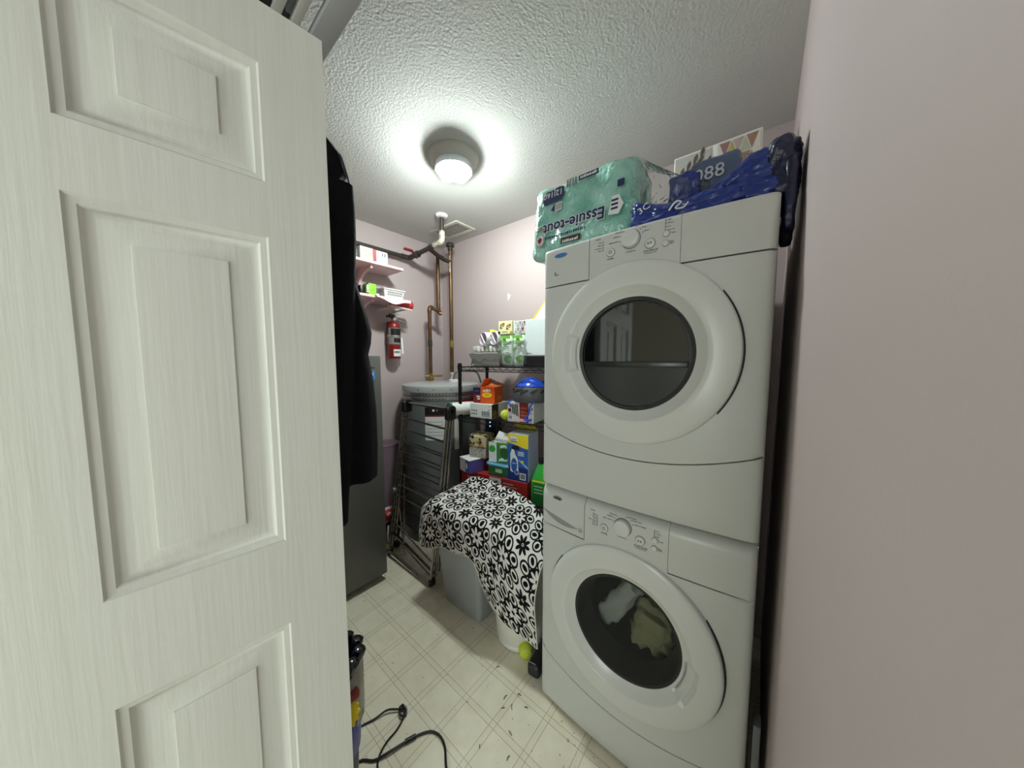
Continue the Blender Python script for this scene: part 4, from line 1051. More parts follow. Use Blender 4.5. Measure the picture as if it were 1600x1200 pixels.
for k, (u0, lb) in enumerate(((.272, 'left'), (.362, 'right'))):
    t = thing('wipes_pouch', 'green and white wipes pouch, %s one of the pair on the top wire shelf' % lb, 'pouch', tuple(rk(u0 + .042, .14, Z1)), 'wipes pouches')
    def shp(q, h):
        s = (q.z + h.z) / (2 * h.z); q.x *= (1 - .55 * max(0, s - .55)); return q
    link('pouch', *rbox(rk(u0 + .043, .14, Z1 + .106), (.045, .044, .105), .022, 8, .006, 20, k + 2, about(rk(u0 + .043, .14, 0), 'Z', 10), shp), M_WIPES, t)
    f = Fr(rk(u0 + .003, .093, Z1), RU, (0, 0, 1))
    patch(f, rect(.006, .182, .078, .204), mat('leaf_green', (120, 180, 70), .45), t, 'cap_band', d=.012); patch(f, disc(.03 + .012 * k, .165, .016, 14, .02), mat('leaf_green', (120, 180, 70), .45), t, 'emblem', d=.006)
    patch(f, disc(.056, .05, .030, 18, .026), mat('leaf_green2', (104, 160, 84), .45), t, 'leaf_print', d=.003)
    for q in range(3): patch(f, rect(.02, .118 + q * .012, .066, .122 + q * .012), M_GREYPRINT, t, 'print_line', d=.004)
film_t = tag(link('clear_bag', *rbox(rk(.362, .14, Z1 + .088), (.062, .108, .086), .03, 9, .02, 16, 8, about(rk(.362, .14, 0), 'Z', 10)), FILM), 'crumpled clear bag wrapped round the two wipes pouches', 'bag')
def tri_print(f, w, h, nx, nz, cols, t, m=.006):
    cw = (w - m) / nx; ch = (h - m) / nz; i = 0
    for r_ in range(nz):
        for k in range(nx * 2 - 1):
            cx = m / 2 + cw * (k + 1) / 2; z0_ = m / 2 + ch * r_
            g = .0022
            if (k + r_) % 2 == 0: pts = [(cx - cw / 2 + g * 1.6, z0_ + g * .7), (cx + cw / 2 - g * 1.6, z0_ + g * .7), (cx, z0_ + ch - g * 1.8)]
            else: pts = [(cx - cw / 2 + g * 1.6, z0_ + ch - g * .7), (cx, z0_ + g * 1.8), (cx + cw / 2 - g * 1.6, z0_ + ch - g * .7)]
            patch(f, pts, cols[(i * 3 + r_ * 2) % len(cols)], t, 'triangle_print'); i += 1
M_TA = mat('sage_print', (168, 172, 150), .5); M_TB = mat('grey_tri_print', (150, 152, 156), .5); M_TC = mat('wine_print', (142, 60, 74), .5); M_TD = mat('beige_tri_print', (200, 192, 170), .5)
t, f, fr_, fl_ = carton('floral_tile_box', 'pale yellow carton with black floral print on the wipes pouches', 'carton', rk(.252, .10, Z1 + .213), RZ, .105, .088, .10, mat('pale_yellow_carton', (232, 226, 176), .55))
for k in range(2):
    cu, cv = .030 + k * .048, .054 - k * .008
    patch(f, [(cu - .018, cv - .014), (cu - .010, cv + .016), (cu - .004, cv + .012), (cu - .010, cv - .008), (cu + .004, cv - .010), (cu - .006, cv - .018)], M_BLACK, t, 'floral_print')
    patch(f, disc(cu + .006, cv + .008, .011, 10, .014), mat('ochre_print', (190, 140, 60), .5), t, 'floral_print', d=.001)
    patch(f, [(cu + .008, cv + .018), (cu + .018, cv + .022), (cu + .018, cv + .008), (cu + .012, cv + .006)], M_LEATHER, t, 'floral_print', d=.0012)
patch(f, disc(.006, .012, .010, 10), M_BLACK, t, 'floral_print'); patch(f, disc(.098, .010, .010, 10), mat('ochre_print', (190, 140, 60)), t, 'floral_print'); patch(f, rect(.03, .012, .07, .018), M_GREYPRINT, t, 'print_line')
t, f, fr_, fl_ = carton('triangle_tile_box', 'carton printed with grey and wine triangles on the top wire shelf', 'carton', rk(.360, .112, Z1 + .213), RZ, .105, .085, .10, M_PAPER)
tri_print(f, .105, .085, 3, 2, [M_TA, M_TB, M_TD, M_TB, M_TC], t)
t, f, fr_, fl_ = carton('appliance_box', 'plain white appliance carton standing beside the dryer on the rack', 'carton', rk(.452, .10, Z1 + .070), RZ, .20, .23, .17, mat('cool_white_carton', (214, 221, 222), .45))
scribble(f, .007, .010, .040, .010, M_GREYPRINT, t, name='maker_name')
t, f, fr_, fl_ = carton('black_base_box', 'black carton under the white appliance carton', 'carton', rk(.445, .09, Z1), RZ, .22, .069, .19, M_BLACK)
# paper bundle on the white carton
t = thing('envelope_bundle', 'yellow and white paper envelopes leaning by the dryer above the white carton', 'envelopes', tuple(rk(.55, .18, Z1 + .301)))
link('yellow_envelope', *bx((0, 0, 0), (.045, .004, .19), 0, 1, Matrix.Translation(rk(.462, .17, Z1 + .3025)) @ Matrix.Rotation(math.radians(-78), 4, 'Z') @ Matrix.Rotation(math.radians(38), 4, 'Y')), mat('yellow_paper', (222, 180, 66), .6), t, smooth=False)
link('white_envelope', *bx((0, 0, 0), (.14, .004, .15), 0, 1, Matrix.Translation(rk(.485, .165, Z1 + .3025)) @ Matrix.Rotation(math.radians(-78), 4, 'Z') @ Matrix.Rotation(math.radians(34), 4, 'Y')), M_OFFWHITE, t, smooth=False)

# --- middle shelf
t, f, fr_, fl_ = carton('white_print_box', 'flat white carton with barcode on the middle wire shelf', 'carton', rk(.068, .02, Z2), RZ, .178, .098, .22, mat('carton_white', (226, 228, 224), .5))
for k in range(9): patch(f, rect(.100 + k * .0075, .02, .100 + k * .0075 + (.0035 if k % 3 else .005), .048), M_PRINT, t, 'barcode')
patch(f, rect(.098, .013, .168, .017), M_GREYPRINT, t, 'print_line')
for r_ in range(2):
    for k in range(3): patch(f, [(.012 + k * .018, .022 + r_ * .022), (.026 + k * .018, .022 + r_ * .022), (.024 + k * .018, .034 + r_ * .022), (.018 + k * .018, .030 + r_ * .022), (.013 + k * .018, .035 + r_ * .022)], M_GREYPRINT, t, 'icon')
patch(fr_, rect(.002, .004, .085, .094), mat('dark_photo', (54, 48, 34), .5), t, 'photo_print'); patch(fr_, disc(.04, .03, .03, 14, .025), mat('olive_photo', (120, 104, 44), .5), t, 'photo_print', d=.0014)
scribble(f, .150, .055, .016, .006, M_PRINT, t); scribble(f, .158, .082, .008, .007, M_GREYPRINT, t)
t, f, fr_, fl_ = carton('orange_carton', 'orange carton with its lid flap open on the white carton', 'carton', rk(.150, .03, Z2 + .099), RZ + 8, .105, .115, .14, M_ORANGE)
scribble(f, .020, .078, .056, .020, M_PAPER, t, d=.0016, seed=4, rot=.05, name='logo_lettering'); patch(f, disc(.05, .058, .036, 20, .017), M_YELLOW, t, 'emblem'); patch(f, disc(.05, .06, .02, 16, .009), mat('amber_print', (240, 160, 40), .5), t, 'emblem', d=.0014)
for k in range(3): patch(fr_, rect(.05 + k * .025, .02, .068 + k * .025, .045), mat('pale_orange_print', (238, 150, 90), .5), t, 'emblem')
o_ = f.p(0, .115, -.02)
link('lid_flap', *bx((0, 0, 0), (.11, .12, .004), 0, 1, Matrix.Translation(f.p(-.004, .116, -.06)) @ Matrix(((f.u.x, -f.n.x, 0, 0), (f.u.y, -f.n.y, 0, 0), (0, 0, 1, 0), (0, 0, 0, 1))) @ Matrix.Rotation(math.radians(20), 4, 'Y') @ Matrix.Rotation(math.radians(18), 4, 'X')), mat('flap_print', (148, 104, 84), .5, vary=((226, 120, 40), 26, .45, .6)), t, smooth=False)
link('side_flap', *bx((0, 0, 0), (.004, .12, .055), 0, 1, Matrix.Translation(f.p(.0, .114, -.012)) @ Matrix(((f.u.x, -f.n.x, 0, 0), (f.u.y, -f.n.y, 0, 0), (0, 0, 1, 0), (0, 0, 0, 1))) @ Matrix.Rotation(math.radians(22), 4, 'Y')), M_ORANGE, t, smooth=False)
t, f, fr_, fl_ = carton('navy_red_carton', 'small navy and dark red carton beside the orange carton', 'carton', rk(.082, .04, Z2 + .099), RZ, .066, .105, .12, M_DARKRED)
patch(f, rect(.001, .062, .065, .104), M_NAVY, t, 'band'); patch(f, rect(.03, .04, .058, .05), M_PAPER, t, 'lettering_block'); patch(f, rect(.035, .024, .058, .034), M_PAPER, t, 'lettering_block'); patch(f, rect(.012, .078, .05, .086), M_GREYPRINT, t, 'lettering_block')
t = thing('green_rimmed_tube', 'white tube with green rim poking out left of the white carton', 'tube', tuple(rk(-.03, .05, Z2)))
c = rk(-.052, -.055, Z2 + .052); dv = (RB * .86 + RU * .5).normalized()
link('barrel', *axial([(.044, .006), (.046, .008), (.046, .19), (.03, .19)], c, dv, 36, cap=False), M_WHITE, t)
link('rim', *axial([(.029, .03), (.029, 0), (.033, -.004), (.046, -.004), (.050, 0), (.050, .012), (.046, .014)], c, dv, 36, cap=False), mat('green_rim', (22, 104, 58), .4), t)
link('core', *axial([(.0, .05), (.029, .05), (.029, .02)], c, dv, 28, cap=False), M_LEATHER, t)
def ball(name_lb, p, r=.0335):
    V, Fc = lathe([(r * math.sin(PI * k / 16), -r * math.cos(PI * k / 16)) for k in range(17)], p, 'z', 28, cap=False)
    t = thing('tennis_ball', name_lb, 'ball', (p[0], p[1], p[2] - r), 'tennis balls')
    link('felt', V, Fc, M_TENNIS, t, angle=180)
    pts = []
    for k in range(60):
        a = 2 * PI * k / 60; b_ = .44; v = Vector((math.cos(a) + .35 * math.cos(3 * a) * .6, math.sin(a) - .35 * math.sin(3 * a) * .6, 1.1 * math.sin(2 * a) * b_ * 1.6)).normalized()
        pts.append(Vector(p) + v * (r + .0001))
    pts.append(pts[0]); link('seam', *tube(pts, .0011, 5, False), M_OFFWHITE, t)
ball('yellow tennis ball on the middle wire shelf between two cartons', rk(.335, .05, Z2 + .034))
t, f, fr_, fl_ = carton('glove_box', 'white and red carton with a glove picture under the helmet', 'carton', rk(.372, .012, Z2), RZ, .185, .130, .19, mat('carton_pale', (206, 206, 204), .5))
patch(f, rect(.088, .002, .150, .128), M_DARKRED, t, 'band')
for k in range(3): patch(f, rect(.098, .085 - k * .022, .140, .098 - k * .022), mat('rust_print', (196, 110, 60), .5), t, 'lettering_block')
for k in range(5): patch(f, [(.018 + k * .012, .112 + .004 * (k % 2)), (.027 + k * .012, .112 + .004 * (k % 2)), (.034 + k * .012, .062 - .006 * k), (.026 + k * .012, .060 - .006 * k)], M_PRINT, t, 'glove_print')
patch(f, disc(.018, .075, .018, 16), M_PAPER, t, 'seal', d=.001); patch(f, disc(.018, .075, .013, 14), M_DARKRED, t, 'seal', d=.0014)
patch(f, rect(.006, .014, .04, .045), M_PAPER, t, 'barcode_field', d=.001)
for k in range(6): patch(f, rect(.010 + k * .0045, .018, .0125 + k * .0045, .04), M_PRINT, t, 'barcode', d=.0014)
patch(f, rect(.05, .008, .15, .026), mat('pale_red_print', (222, 190, 186), .5), t, 'lettering_block', d=.0012)
patch(f, rect(.168, .07, .182, .118), M_PAPER, t, 'tag', d=.001); patch(f, rect(.171, .08, .179, .1), M_DARKRED, t, 'tag_mark', d=.0014)
def helmet():
    c = rk(.500, .085, Z2 + .131)
    t = thing('bicycle_helmet', 'blue and grey bicycle helmet resting on the glove carton', 'helmet', tuple(c))
    def dome(sx, sy, sz, z0, a0, a1, amp=0):
        P = []
        for i in range(13):
            th = a0 + (a1 - a0) * i / 12; row = []
            for k in range(40):
                ph = 2 * PI * k / 40; rr = 1 + amp * math.sin(6 * ph)
                row.append(c + RU * (math.cos(ph) * math.sin(th) * sx * rr) + RB * (math.sin(ph) * math.sin(th) * sy * rr) + Vector((0, 0, z0 + math.cos(th) * sz)))
            P.append(row)
        return grid(P, True)
    link('foam_liner', *dome(.118, .098, .115, .030, .55, 1.85), M_HELMGREY, t, angle=60)
    V, Fc = dome(.121, .101, .118, .032, .02, 0.98, 0)
    link('shell', V, Fc, M_HELMBLUE, t, angle=60)
    for k in range(7):
        ph = math.radians(168 + k * 34); th = 1.22
        p = c + RU * (math.cos(ph) * math.sin(th) * .119) + RB * (math.sin(ph) * math.sin(th) * .099) + Vector((0, 0, .031 + math.cos(th) * .116))
        nrm = (p - c - Vector((0, 0, .02))).normalized(); tg = Vector((0, 0, 1)).cross(nrm).normalized(); bt = nrm.cross(tg)
        V = []; n = 16
        for d_, s in ((-.004, 1), (.0016, 1)):
            for q in range(n): a = 2 * PI * q / n; V.append(p + nrm * d_ + tg * math.cos(a) * .026 * s + bt * math.sin(a) * .008 * s - tg * .0 + bt * math.cos(a) * .010)
        Fc = [tuple(range(n, 2 * n))] + [(i, (i + 1) % n, n + (i + 1) % n, n + i) for i in range(n)]
        link('vent', V, Fc, M_BLACK, t)
    link('brow_highlight', *tube(catmull([c + RU * -.09 + RB * -.062 + Vector((0, 0, .062)), c + RU * -.05 + RB * -.086 + Vector((0, 0, .074)), c + RU * -.005 + RB * -.094 + Vector((0, 0, .088))], 5), .003, 6), M_CHROME, t)
    M_STRAP = mat('blue_strap', (34, 74, 190), .6)
    link('strap', *tube(catmull([c + RU * .06 + RB * -.08 + Vector((0, 0, .01)), rk(.535, .002, Z2 + .10), rk(.530, -.002, Z2 + .06), rk(.50, -.006, Z2 + .025), rk(.55, -.006, Z2 + .03), rk(.515, -.008, Z2 + .012)], 6), .0052, 6), M_STRAP, t)
    link('strap', *tube(catmull([c + RU * -.10 + RB * -.03 + Vector((0, 0, .012)), rk(.385, .0, Z2 + .125), rk(.40, -.004, Z2 + .112)], 5), .005, 6), M_STRAP, t)
helmet()
t, f, fr_, fl_ = carton('dark_back_box', 'dark brown carton standing behind the helmet', 'carton', rk(.400, .22, Z2), RZ, .20, .245, .08, mat('dark_brown_carton', (60, 46, 40), .6))

# --- low shelf: red carton with things on it
t, f, fr_, fl_ = carton('red_long_carton', 'long red carton with a picture on the low wire shelf', 'carton', rk(.012, -.012, Z3), RZ, .515, .134, .26, M_REDBOX)
patch(f, rect(.235, .012, .325, .125), M_PAPER, t, 'photo_print')
patch(f, [(.255, .10), (.30, .112), (.305, .085), (.285, .06), (.30, .02), (.262, .02), (.27, .06), (.25, .085)], mat('photo_grey', (110, 98, 92), .5), t, 'photo_print', d=.0014)
for k, (w_, h_) in enumerate(((.075, .009), (.105, .007), (.085, .009), (.075, .007), (.05, .007))): scribble(f, .340, .098 - k * .0165, w_, h_, mat('pale_red_print', (222, 190, 186)), t, seed=k + 3)
scribble(f, .050, .092, .055, .010, mat('pale_red_print', (222, 190, 186)), t, seed=9); scribble(f, .105, .060, .032, .014, mat('pale_red_print', (222, 190, 186)), t, seed=11)
ZR = Z3 + .1345
t, f, fr_, fl_ = carton('violet_tissue_box', 'violet and silver carton at the left end of the red carton', 'carton', rk(.008, -.02, ZR), RZ - 22, .125, .088, .12, M_PURPLE)
patch(f, rect(.001, .001, .075, .087), mat('silver_fade', (198, 196, 204), .4), t, 'pale_half'); patch(f, rect(.082, .03, .1, .066), M_PAPER, t, 'barcode_field')
link('lid', *bx((0, 0, 0), (.128, .123, .004), 0, 1, Matrix.Translation(f.p(-.002, .088, .002)) @ Matrix(((f.u.x, -f.n.x, 0, 0), (f.u.y, -f.n.y, 0, 0), (0, 0, 1, 0), (0, 0, 0, 1)))), M_PAPER, t, smooth=False)
t, f, fr_, fl_ = carton('lace_tissue_box', 'grey lace patterned tissue carton on the violet carton', 'carton', rk(.065, .01, ZR + .093), RZ + 3, .135, .070, .12, M_TISSUEGREY)
t, f, fr_, fl_ = carton('gold_tissue_box', 'gold and black floral tissue carton on the grey lace carton', 'carton', rk(.062, .008, ZR + .164), RZ + 3, .138, .085, .13, M_TISSUEGOLD, .008)
t = thing('lidded_tub', 'green food tub with a pale blue lid on the red carton', 'tub', tuple(rk(.30, .06, ZR)))
def tubring(g, z): 
    pts = []
    for (cu, cb, a0) in ((.372, .03, -90), (.372, .13, 0), (.248, .13, 90), (.248, .03, 180)):
        for k in range(5):
            a = math.radians(a0 + 22.5 * k); pts.append(rk(cu + (.022 + g) * math.cos(a), cb + (.022 + g) * math.sin(a) - .02, z))
    return pts
V, Fc = grid([tubring(-.008, ZR + .001), tubring(-.006, ZR + .004), tubring(0, ZR + .075)], True); Fc.append(tuple(range(19, -1, -1)))
link('tub', V, Fc, mat('green_tub', (60, 124, 84), .35), t)
V, Fc = grid([tubring(.004, ZR + .072), tubring(.008, ZR + .074), tubring(.008, ZR + .083), tubring(.004, ZR + .086), tubring(-.004, ZR + .083)], True); Fc.append(tuple(range(80, 100)))
link('lid', V, Fc, mat('pale_blue_lid', (110, 176, 208), .3), t)
f = Fr(rk(.25, -.0125, ZR), RU, (0, 0, 1)); patch(f, rect(.045, .03, .095, .055), mat('pale_green_print', (170, 206, 160), .5), t, 'print'); patch(f, rect(.0, .02, .04, .024), M_GREENBOT, t, 'print')
ZT = ZR + .0865
t, f, fr_, fl_ = carton('green_soap_box', 'green and white carton with open white flap on the blue tub lid', 'carton', rk(.232, .005, ZT), RZ + 6, .146, .135, .09, M_GREEN)
patch(f, rect(.001, .001, .058, .134), M_PAPER, t, 'pale_panel'); patch(f, disc(.026, .09, .024, 18), M_GREENBOT, t, 'emblem', d=.0012); patch(f, disc(.115, .07, .030, 18, .038), mat('deep_green', (30, 92, 44), .5), t, 'emblem', d=.001)
patch(f, rect(.085, .100, .132, .118), M_PAPER, t, 'lettering_block', d=.001); patch(f, [(.07, .012), (.13, .016), (.145, .03), (.12, .024), (.10, .036), (.08, .026)], M_PAPER, t, 'splash_print', d=.0014)
FM = Matrix(((f.u.x, -f.n.x, 0, 0), (f.u.y, -f.n.y, 0, 0), (0, 0, 1, 0), (0, 0, 0, 1)))
link('flap', *bx((0, 0, 0), (.095, .003, .085), 0, 1, Matrix.Translation(f.p(.03, .134, -.01)) @ FM @ Matrix.Rotation(math.radians(-38), 4, 'X') @ Matrix.Rotation(math.radians(14), 4, 'Y')), M_PAPER, t, smooth=False)
link('flap', *bx((0, 0, 0), (.04, .003, .03), 0, 1, Matrix.Translation(f.p(.145, .128, -.01)) @ FM @ Matrix.Rotation(math.radians(-60), 4, 'X')), M_PAPER, t, smooth=False)
t, f, fr_, fl_ = carton('cleaner_carton', 'tall blue and yellow toilet cleaner carton on the red carton', 'carton', rk(.388, -.008, ZR), RZ, .144, .300, .150, mat('cool_carton', (170, 182, 206), .5))
cb = [(.001, .001), (.143, .001), (.143, .212), (.11, .216), (.07, .228), (.03, .236), (.001, .238)]
patch(f, cb, M_BLUE, t, 'blue_panel', d=.0006); patch(f, [(.001, .238), (.03, .236), (.07, .228), (.11, .216), (.143, .212), (.143, .299), (.001, .299)], M_YELLOW, t, 'yellow_panel', d=.0006)
patch(f, rect(.001, .001, .143, .09), mat('deep_blue_panel', (24, 48, 120), .5), t, 'deep_blue_panel', d=.0008)
patch(f, [(.018, .060), (.018, .17), (.030, .205), (.046, .20), (.052, .17), (.072, .14), (.076, .062), (.03, .052)], M_PAPER, t, 'bottle_print', d=.0014)
patch(f, [(.024, .204), (.036, .226), (.078, .226), (.086, .204), (.05, .196)], mat('ink_blue', (16, 20, 52), .5), t, 'cap_print', d=.0016)
patch(f, disc(.045, .10, .022, 18, .045), M_BLUE, t, 'bottle_label', d=.0018); patch(f, disc(.064, .055, .016, 16), M_PAPER, t, 'seal', d=.0018); patch(f, disc(.064, .055, .012, 16), M_BLUE, t, 'seal', d=.0022)
patch(f, rect(.016, .246, .068, .284), M_PAPER, t, 'logo_field', d=.0012); text('Lysol', f, .019, .258, .020, M_BLUE, t, d=.002); patch(f, rect(.018, .248, .066, .2525), M_RED, t, 'logo_line', d=.0018)
text('Lysol', f, .030, .108, .014, M_PAPER, t, d=.0024); patch(f, rect(.085, .012, .128, .055), M_PAPER, t, 'barcode_field', d=.0014); patch(f, rect(.09, .018, .123, .05), M_GREYPRINT, t, 'barcode', d=.0018)
patch(f, [(.08, .13), (.14, .085), (.14, .10), (.08, .142)], mat('pale_blue_print', (150, 186, 226), .5), t, 'swoosh', d=.0014); patch(f, disc(.104, .128, .009, 12), M_YELLOW, t, 'spark', d=.0018)
for k in range(3): patch(f, rect(.072, .185 - k * .010, .115, .190 - k * .010), M_PAPER, t, 'print_line', d=.0016)
FM = Matrix(((f.u.x, -f.n.x, 0, 0), (f.u.y, -f.n.y, 0, 0), (0, 0, 1, 0), (0, 0, 0, 1)))
link('lid_flap', *bx((0, 0, 0), (.144, .003, .09), 0, 1, Matrix.Translation(f.p(0, .300, -.148)) @ FM @ Matrix.Rotation(math.radians(58), 4, 'X')), M_YELLOW, t, smooth=False)
t = thing('green_spray_bottle', 'bright green detergent bottle beside the dryer on the low shelf', 'bottle', tuple(rk(.60, .03, Z3)))
def bshape(q, h):
    s = (q.z + h.z) / (2 * h.z)
    k = 1.0 if s < .5 else 1 - .62 * min(1, (s - .5) / .42) ** 1.3
    q.x *= k; q.y *= k; return q
link('bottle', *rbox(rk(.605, .03, Z3 + .135), (.042, .062, .134), .03, 10, 0, 1, 0, about(rk(.605, .03, 0), 'Z', 10), bshape), M_GREENBOT, t)
link('cap', *axial([(.018, 0), (.019, .03), (.016, .034), (0, .034)], rk(.605, .03, Z3 + .262), (0, 0, 1), 18), M_BLACK, t)
f = Fr(rk(.557, -.0145, Z3), RU, (0, 0, 1)); patch(f, rect(.006, .155, .090, .166), M_YELLOW, t, 'label_band', d=.001); patch(f, rect(.010, .04, .086, .15), mat('deep_green2', (30, 120, 52), .4), t, 'label', d=.0006)
for k in range(3): patch(f, rect(.018, .125 - k * .02, .078, .132 - k * .02), mat('pale_green_print', (170, 206, 160)), t, 'print_line', d=.0012)
# network box with two status lights, between rack and heater
t = thing('network_box', 'dark upright box with two small blue lights behind the rack post', 'router', tuple(rk(.10, .24, Z3)))
V, Fc = bx((0, 0, 0), (.10, .06, .44), .006, 2, Matrix.Translation(rk(.045, .262, Z3)) @ Matrix(((RU.x, RB.x, 0, 0), (RU.y, RB.y, 0, 0), (0, 0, 1, 0), (0, 0, 0, 1))))
link('case', V, Fc, mat('navy_black', (20, 22, 32), .4), t)
for z in (.395, .425):
    link('status_light', *axial([(.0035, 0), (.003, .002), (0, .0025)], rk(.075, .261, Z3 + z), -RB, 10), mat('blue_led', (120, 180, 255), .4, emit=((150, 200, 255), 6.0)), t)

# ------------------------------------------------------------------ folded clothes airer leaning on the heater
def airer():
    t = thing('clothes_airer', 'folded steel clothes airer leaning against the water heater', 'clothes airer', (1.06, 1.74, 0))
    yl, yr = 1.995, 1.503            # far (left) and near (right) ends
    def P(s, y, off=0.0): # s = 0 bottom .. 1 top, leaning back towards +X
        return Vector((1.055 + .155 * s + off, y + (.0 if y > 1.7 else .0), .02 + 1.06 * s))
    lean = []
    # four side tubes at each end
    for ye in (yl, yr):
        for k, off in enumerate((0, .030, .060)):
            s0 = (.0, .03, .05)[k]
            yy = ye + (.012 * k if ye == yl else -.0 * k)
            link('side_tube', *tube([P(s0, yy, off), P(.985, yy, off * .75)], .0085, 10), M_STEELTUBE, t)
        link('corner_cap', *rbox(P(.975, ye, .024), (.040, .020, .045), .018, 4), M_BLACK, t)
        link('corner_cap', *axial([(.024, -.02), (.026, 0), (.024, .02), (0, .022)], P(1.0, ye, .024), (0, 1, 0), 16), M_BLACK, t)
        link('foot', *rbox(P(.012, ye, .01), (.022, .016, .022), .012, 3), M_BLACK, t)
        link('hinge', *axial([(.016, -.014), (.018, 0), (.016, .014), (0, .015)], P(.42, ye, -.004), (-1, 0, 0), 14), M_GALV if ye == yl else M_BLACK, t)
    link('top_bar', *tube([P(1.0, yl, .02), P(1.0, yr, .02)], .0095, 10), M_STEELTUBE, t)
    link('bottom_bar', *tube([P(.02, yl, -.002), P(.0, yr, -.002)], .0095, 10), M_STEELTUBE, t)
    link('bottom_bar', *tube([P(.10, yl, .05), P(.035, yr, .04)], .0085, 10), M_STEELTUBE, t)
    for k in range(8):
        s = .90 - k * .072
        link('rung', *tube([P(s, yl, -.004), P(s - .012, yr, -.004)], .0052, 8), M_STEELTUBE, t)
    for k in range(9):
        s = .885 - k * .085
        link('rung', *tube([P(s, yl, .055), P(s - .012, yr, .052)], .0042, 8), M_STEELTUBE, t)
    link('brace', *tube([P(.30, yl - .03, .028), P(.03, yl - .16, .03)], .006, 8), M_STEELTUBE, t)
    link('brace', *tube([P(.52, yl - .04, .035), P(.10, yl - .13, .03)], .006, 8), M_STEELTUBE, t)
    for s in (.20, .12): link('rung', *tube([P(s, yl, .02), P(s - .10, yr, .02)], .0052, 8), M_STEELTUBE, t)
airer()

# ------------------------------------------------------------------ things on the floor behind the airer
t = thing('waste_bin', 'tall lilac waste bin beside the freezer and back wall', 'bin', (1.19, 2.24, 0))
link('bin', *lathe([(.0, .004), (.072, .0), (.078, .006), (.100, .70), (.1045, .735), (.107, .742), (.103, .745), (.098, .72), (.076, .02), (0, .018)], (1.195, 2.262, 0), 'z', 36, cap=False), M_LILAC, t)
t = thing('shopping_bag', 'black and yellow reusable bag with red and white corner behind the airer', 'bag', (1.10, 2.08, 0))
link('bag', *rbox((1.125, 2.09, .11), (.05, .075, .11), .03, 7, .02, 14, 4), M_BLACK, t)
link('yellow_base', *rbox((1.118, 2.085, .03), (.055, .07, .029), .02, 5, .01, 18, 2), mat('bag_yellow', (196, 178, 60), .6), t)
link('packet', *bx((1.07, 2.05, .22), (1.15, 2.12, .30), .004, 1, about((1.1, 2.09, .25), 'X', 22)), mat('packet_print', (214, 206, 200), .5, vary=((190, 50, 40), 20, .5, .55)), t)
link('handle', *tube(catmull([(1.08, 2.03, .20), (1.07, 2.02, .16), (1.075, 2.03, .10), (1.09, 2.05, .05)], 6), .005, 6), M_OFFWHITE, t)

# ------------------------------------------------------------------ grey bin, white tub and the flowered towel
t = thing('grey_bin', 'grey rectangular plastic bin under the flowered towel', 'bin', (1.17, 1.23, 0))
def rr(x0, x1, y0, y1, z, r=.028):
    pts = []
    for cx, cy, a0 in ((x1 - r, y1 - r, 0), (x0 + r, y1 - r, 90), (x0 + r, y0 + r, 180), (x1 - r, y0 + r, 270)):
        for k in range(6): a = math.radians(a0 + 18 * k); pts.append((cx + r * math.cos(a), cy + r * math.sin(a), z))
    return pts
V, Fc = grid([rr(1.062, 1.29, 1.090, 1.375, .0), rr(1.058, 1.295, 1.086, 1.380, .006), rr(1.012, 1.325, 1.045, 1.418, .575), rr(1.002, 1.335, 1.035, 1.428, .578), rr(1.002, 1.335, 1.035, 1.428, .592), rr(1.016, 1.32, 1.05, 1.414, .592), rr(1.068, 1.285, 1.096, 1.37, .02)], True)
Fc.append(tuple(range(23, -1, -1))); Fc.append(tuple(range(6 * 24, 7 * 24)))
link('bin_body', V, Fc, M_BINGREY, t)
t = thing('white_tub', 'round white tub under the hanging end of the towel', 'tub', (1.165, .895, 0))
link('tub', *lathe([(.0, .002), (.095, .0), (.112, .006), (.122, .03), (.127, .10), (.124, .20), (.118, .40), (.113, .54), (.105, .56), (0, .57)], (1.165, .893, 0), 'z', 48, cap=False), M_OFFWHITE, t)
link('base_ring', *lathe([(.116, .004), (.118, .004), (.123, .024), (.121, .028)], (1.165, .893, 0), 'z', 48, cap=False), M_WHITE, t)

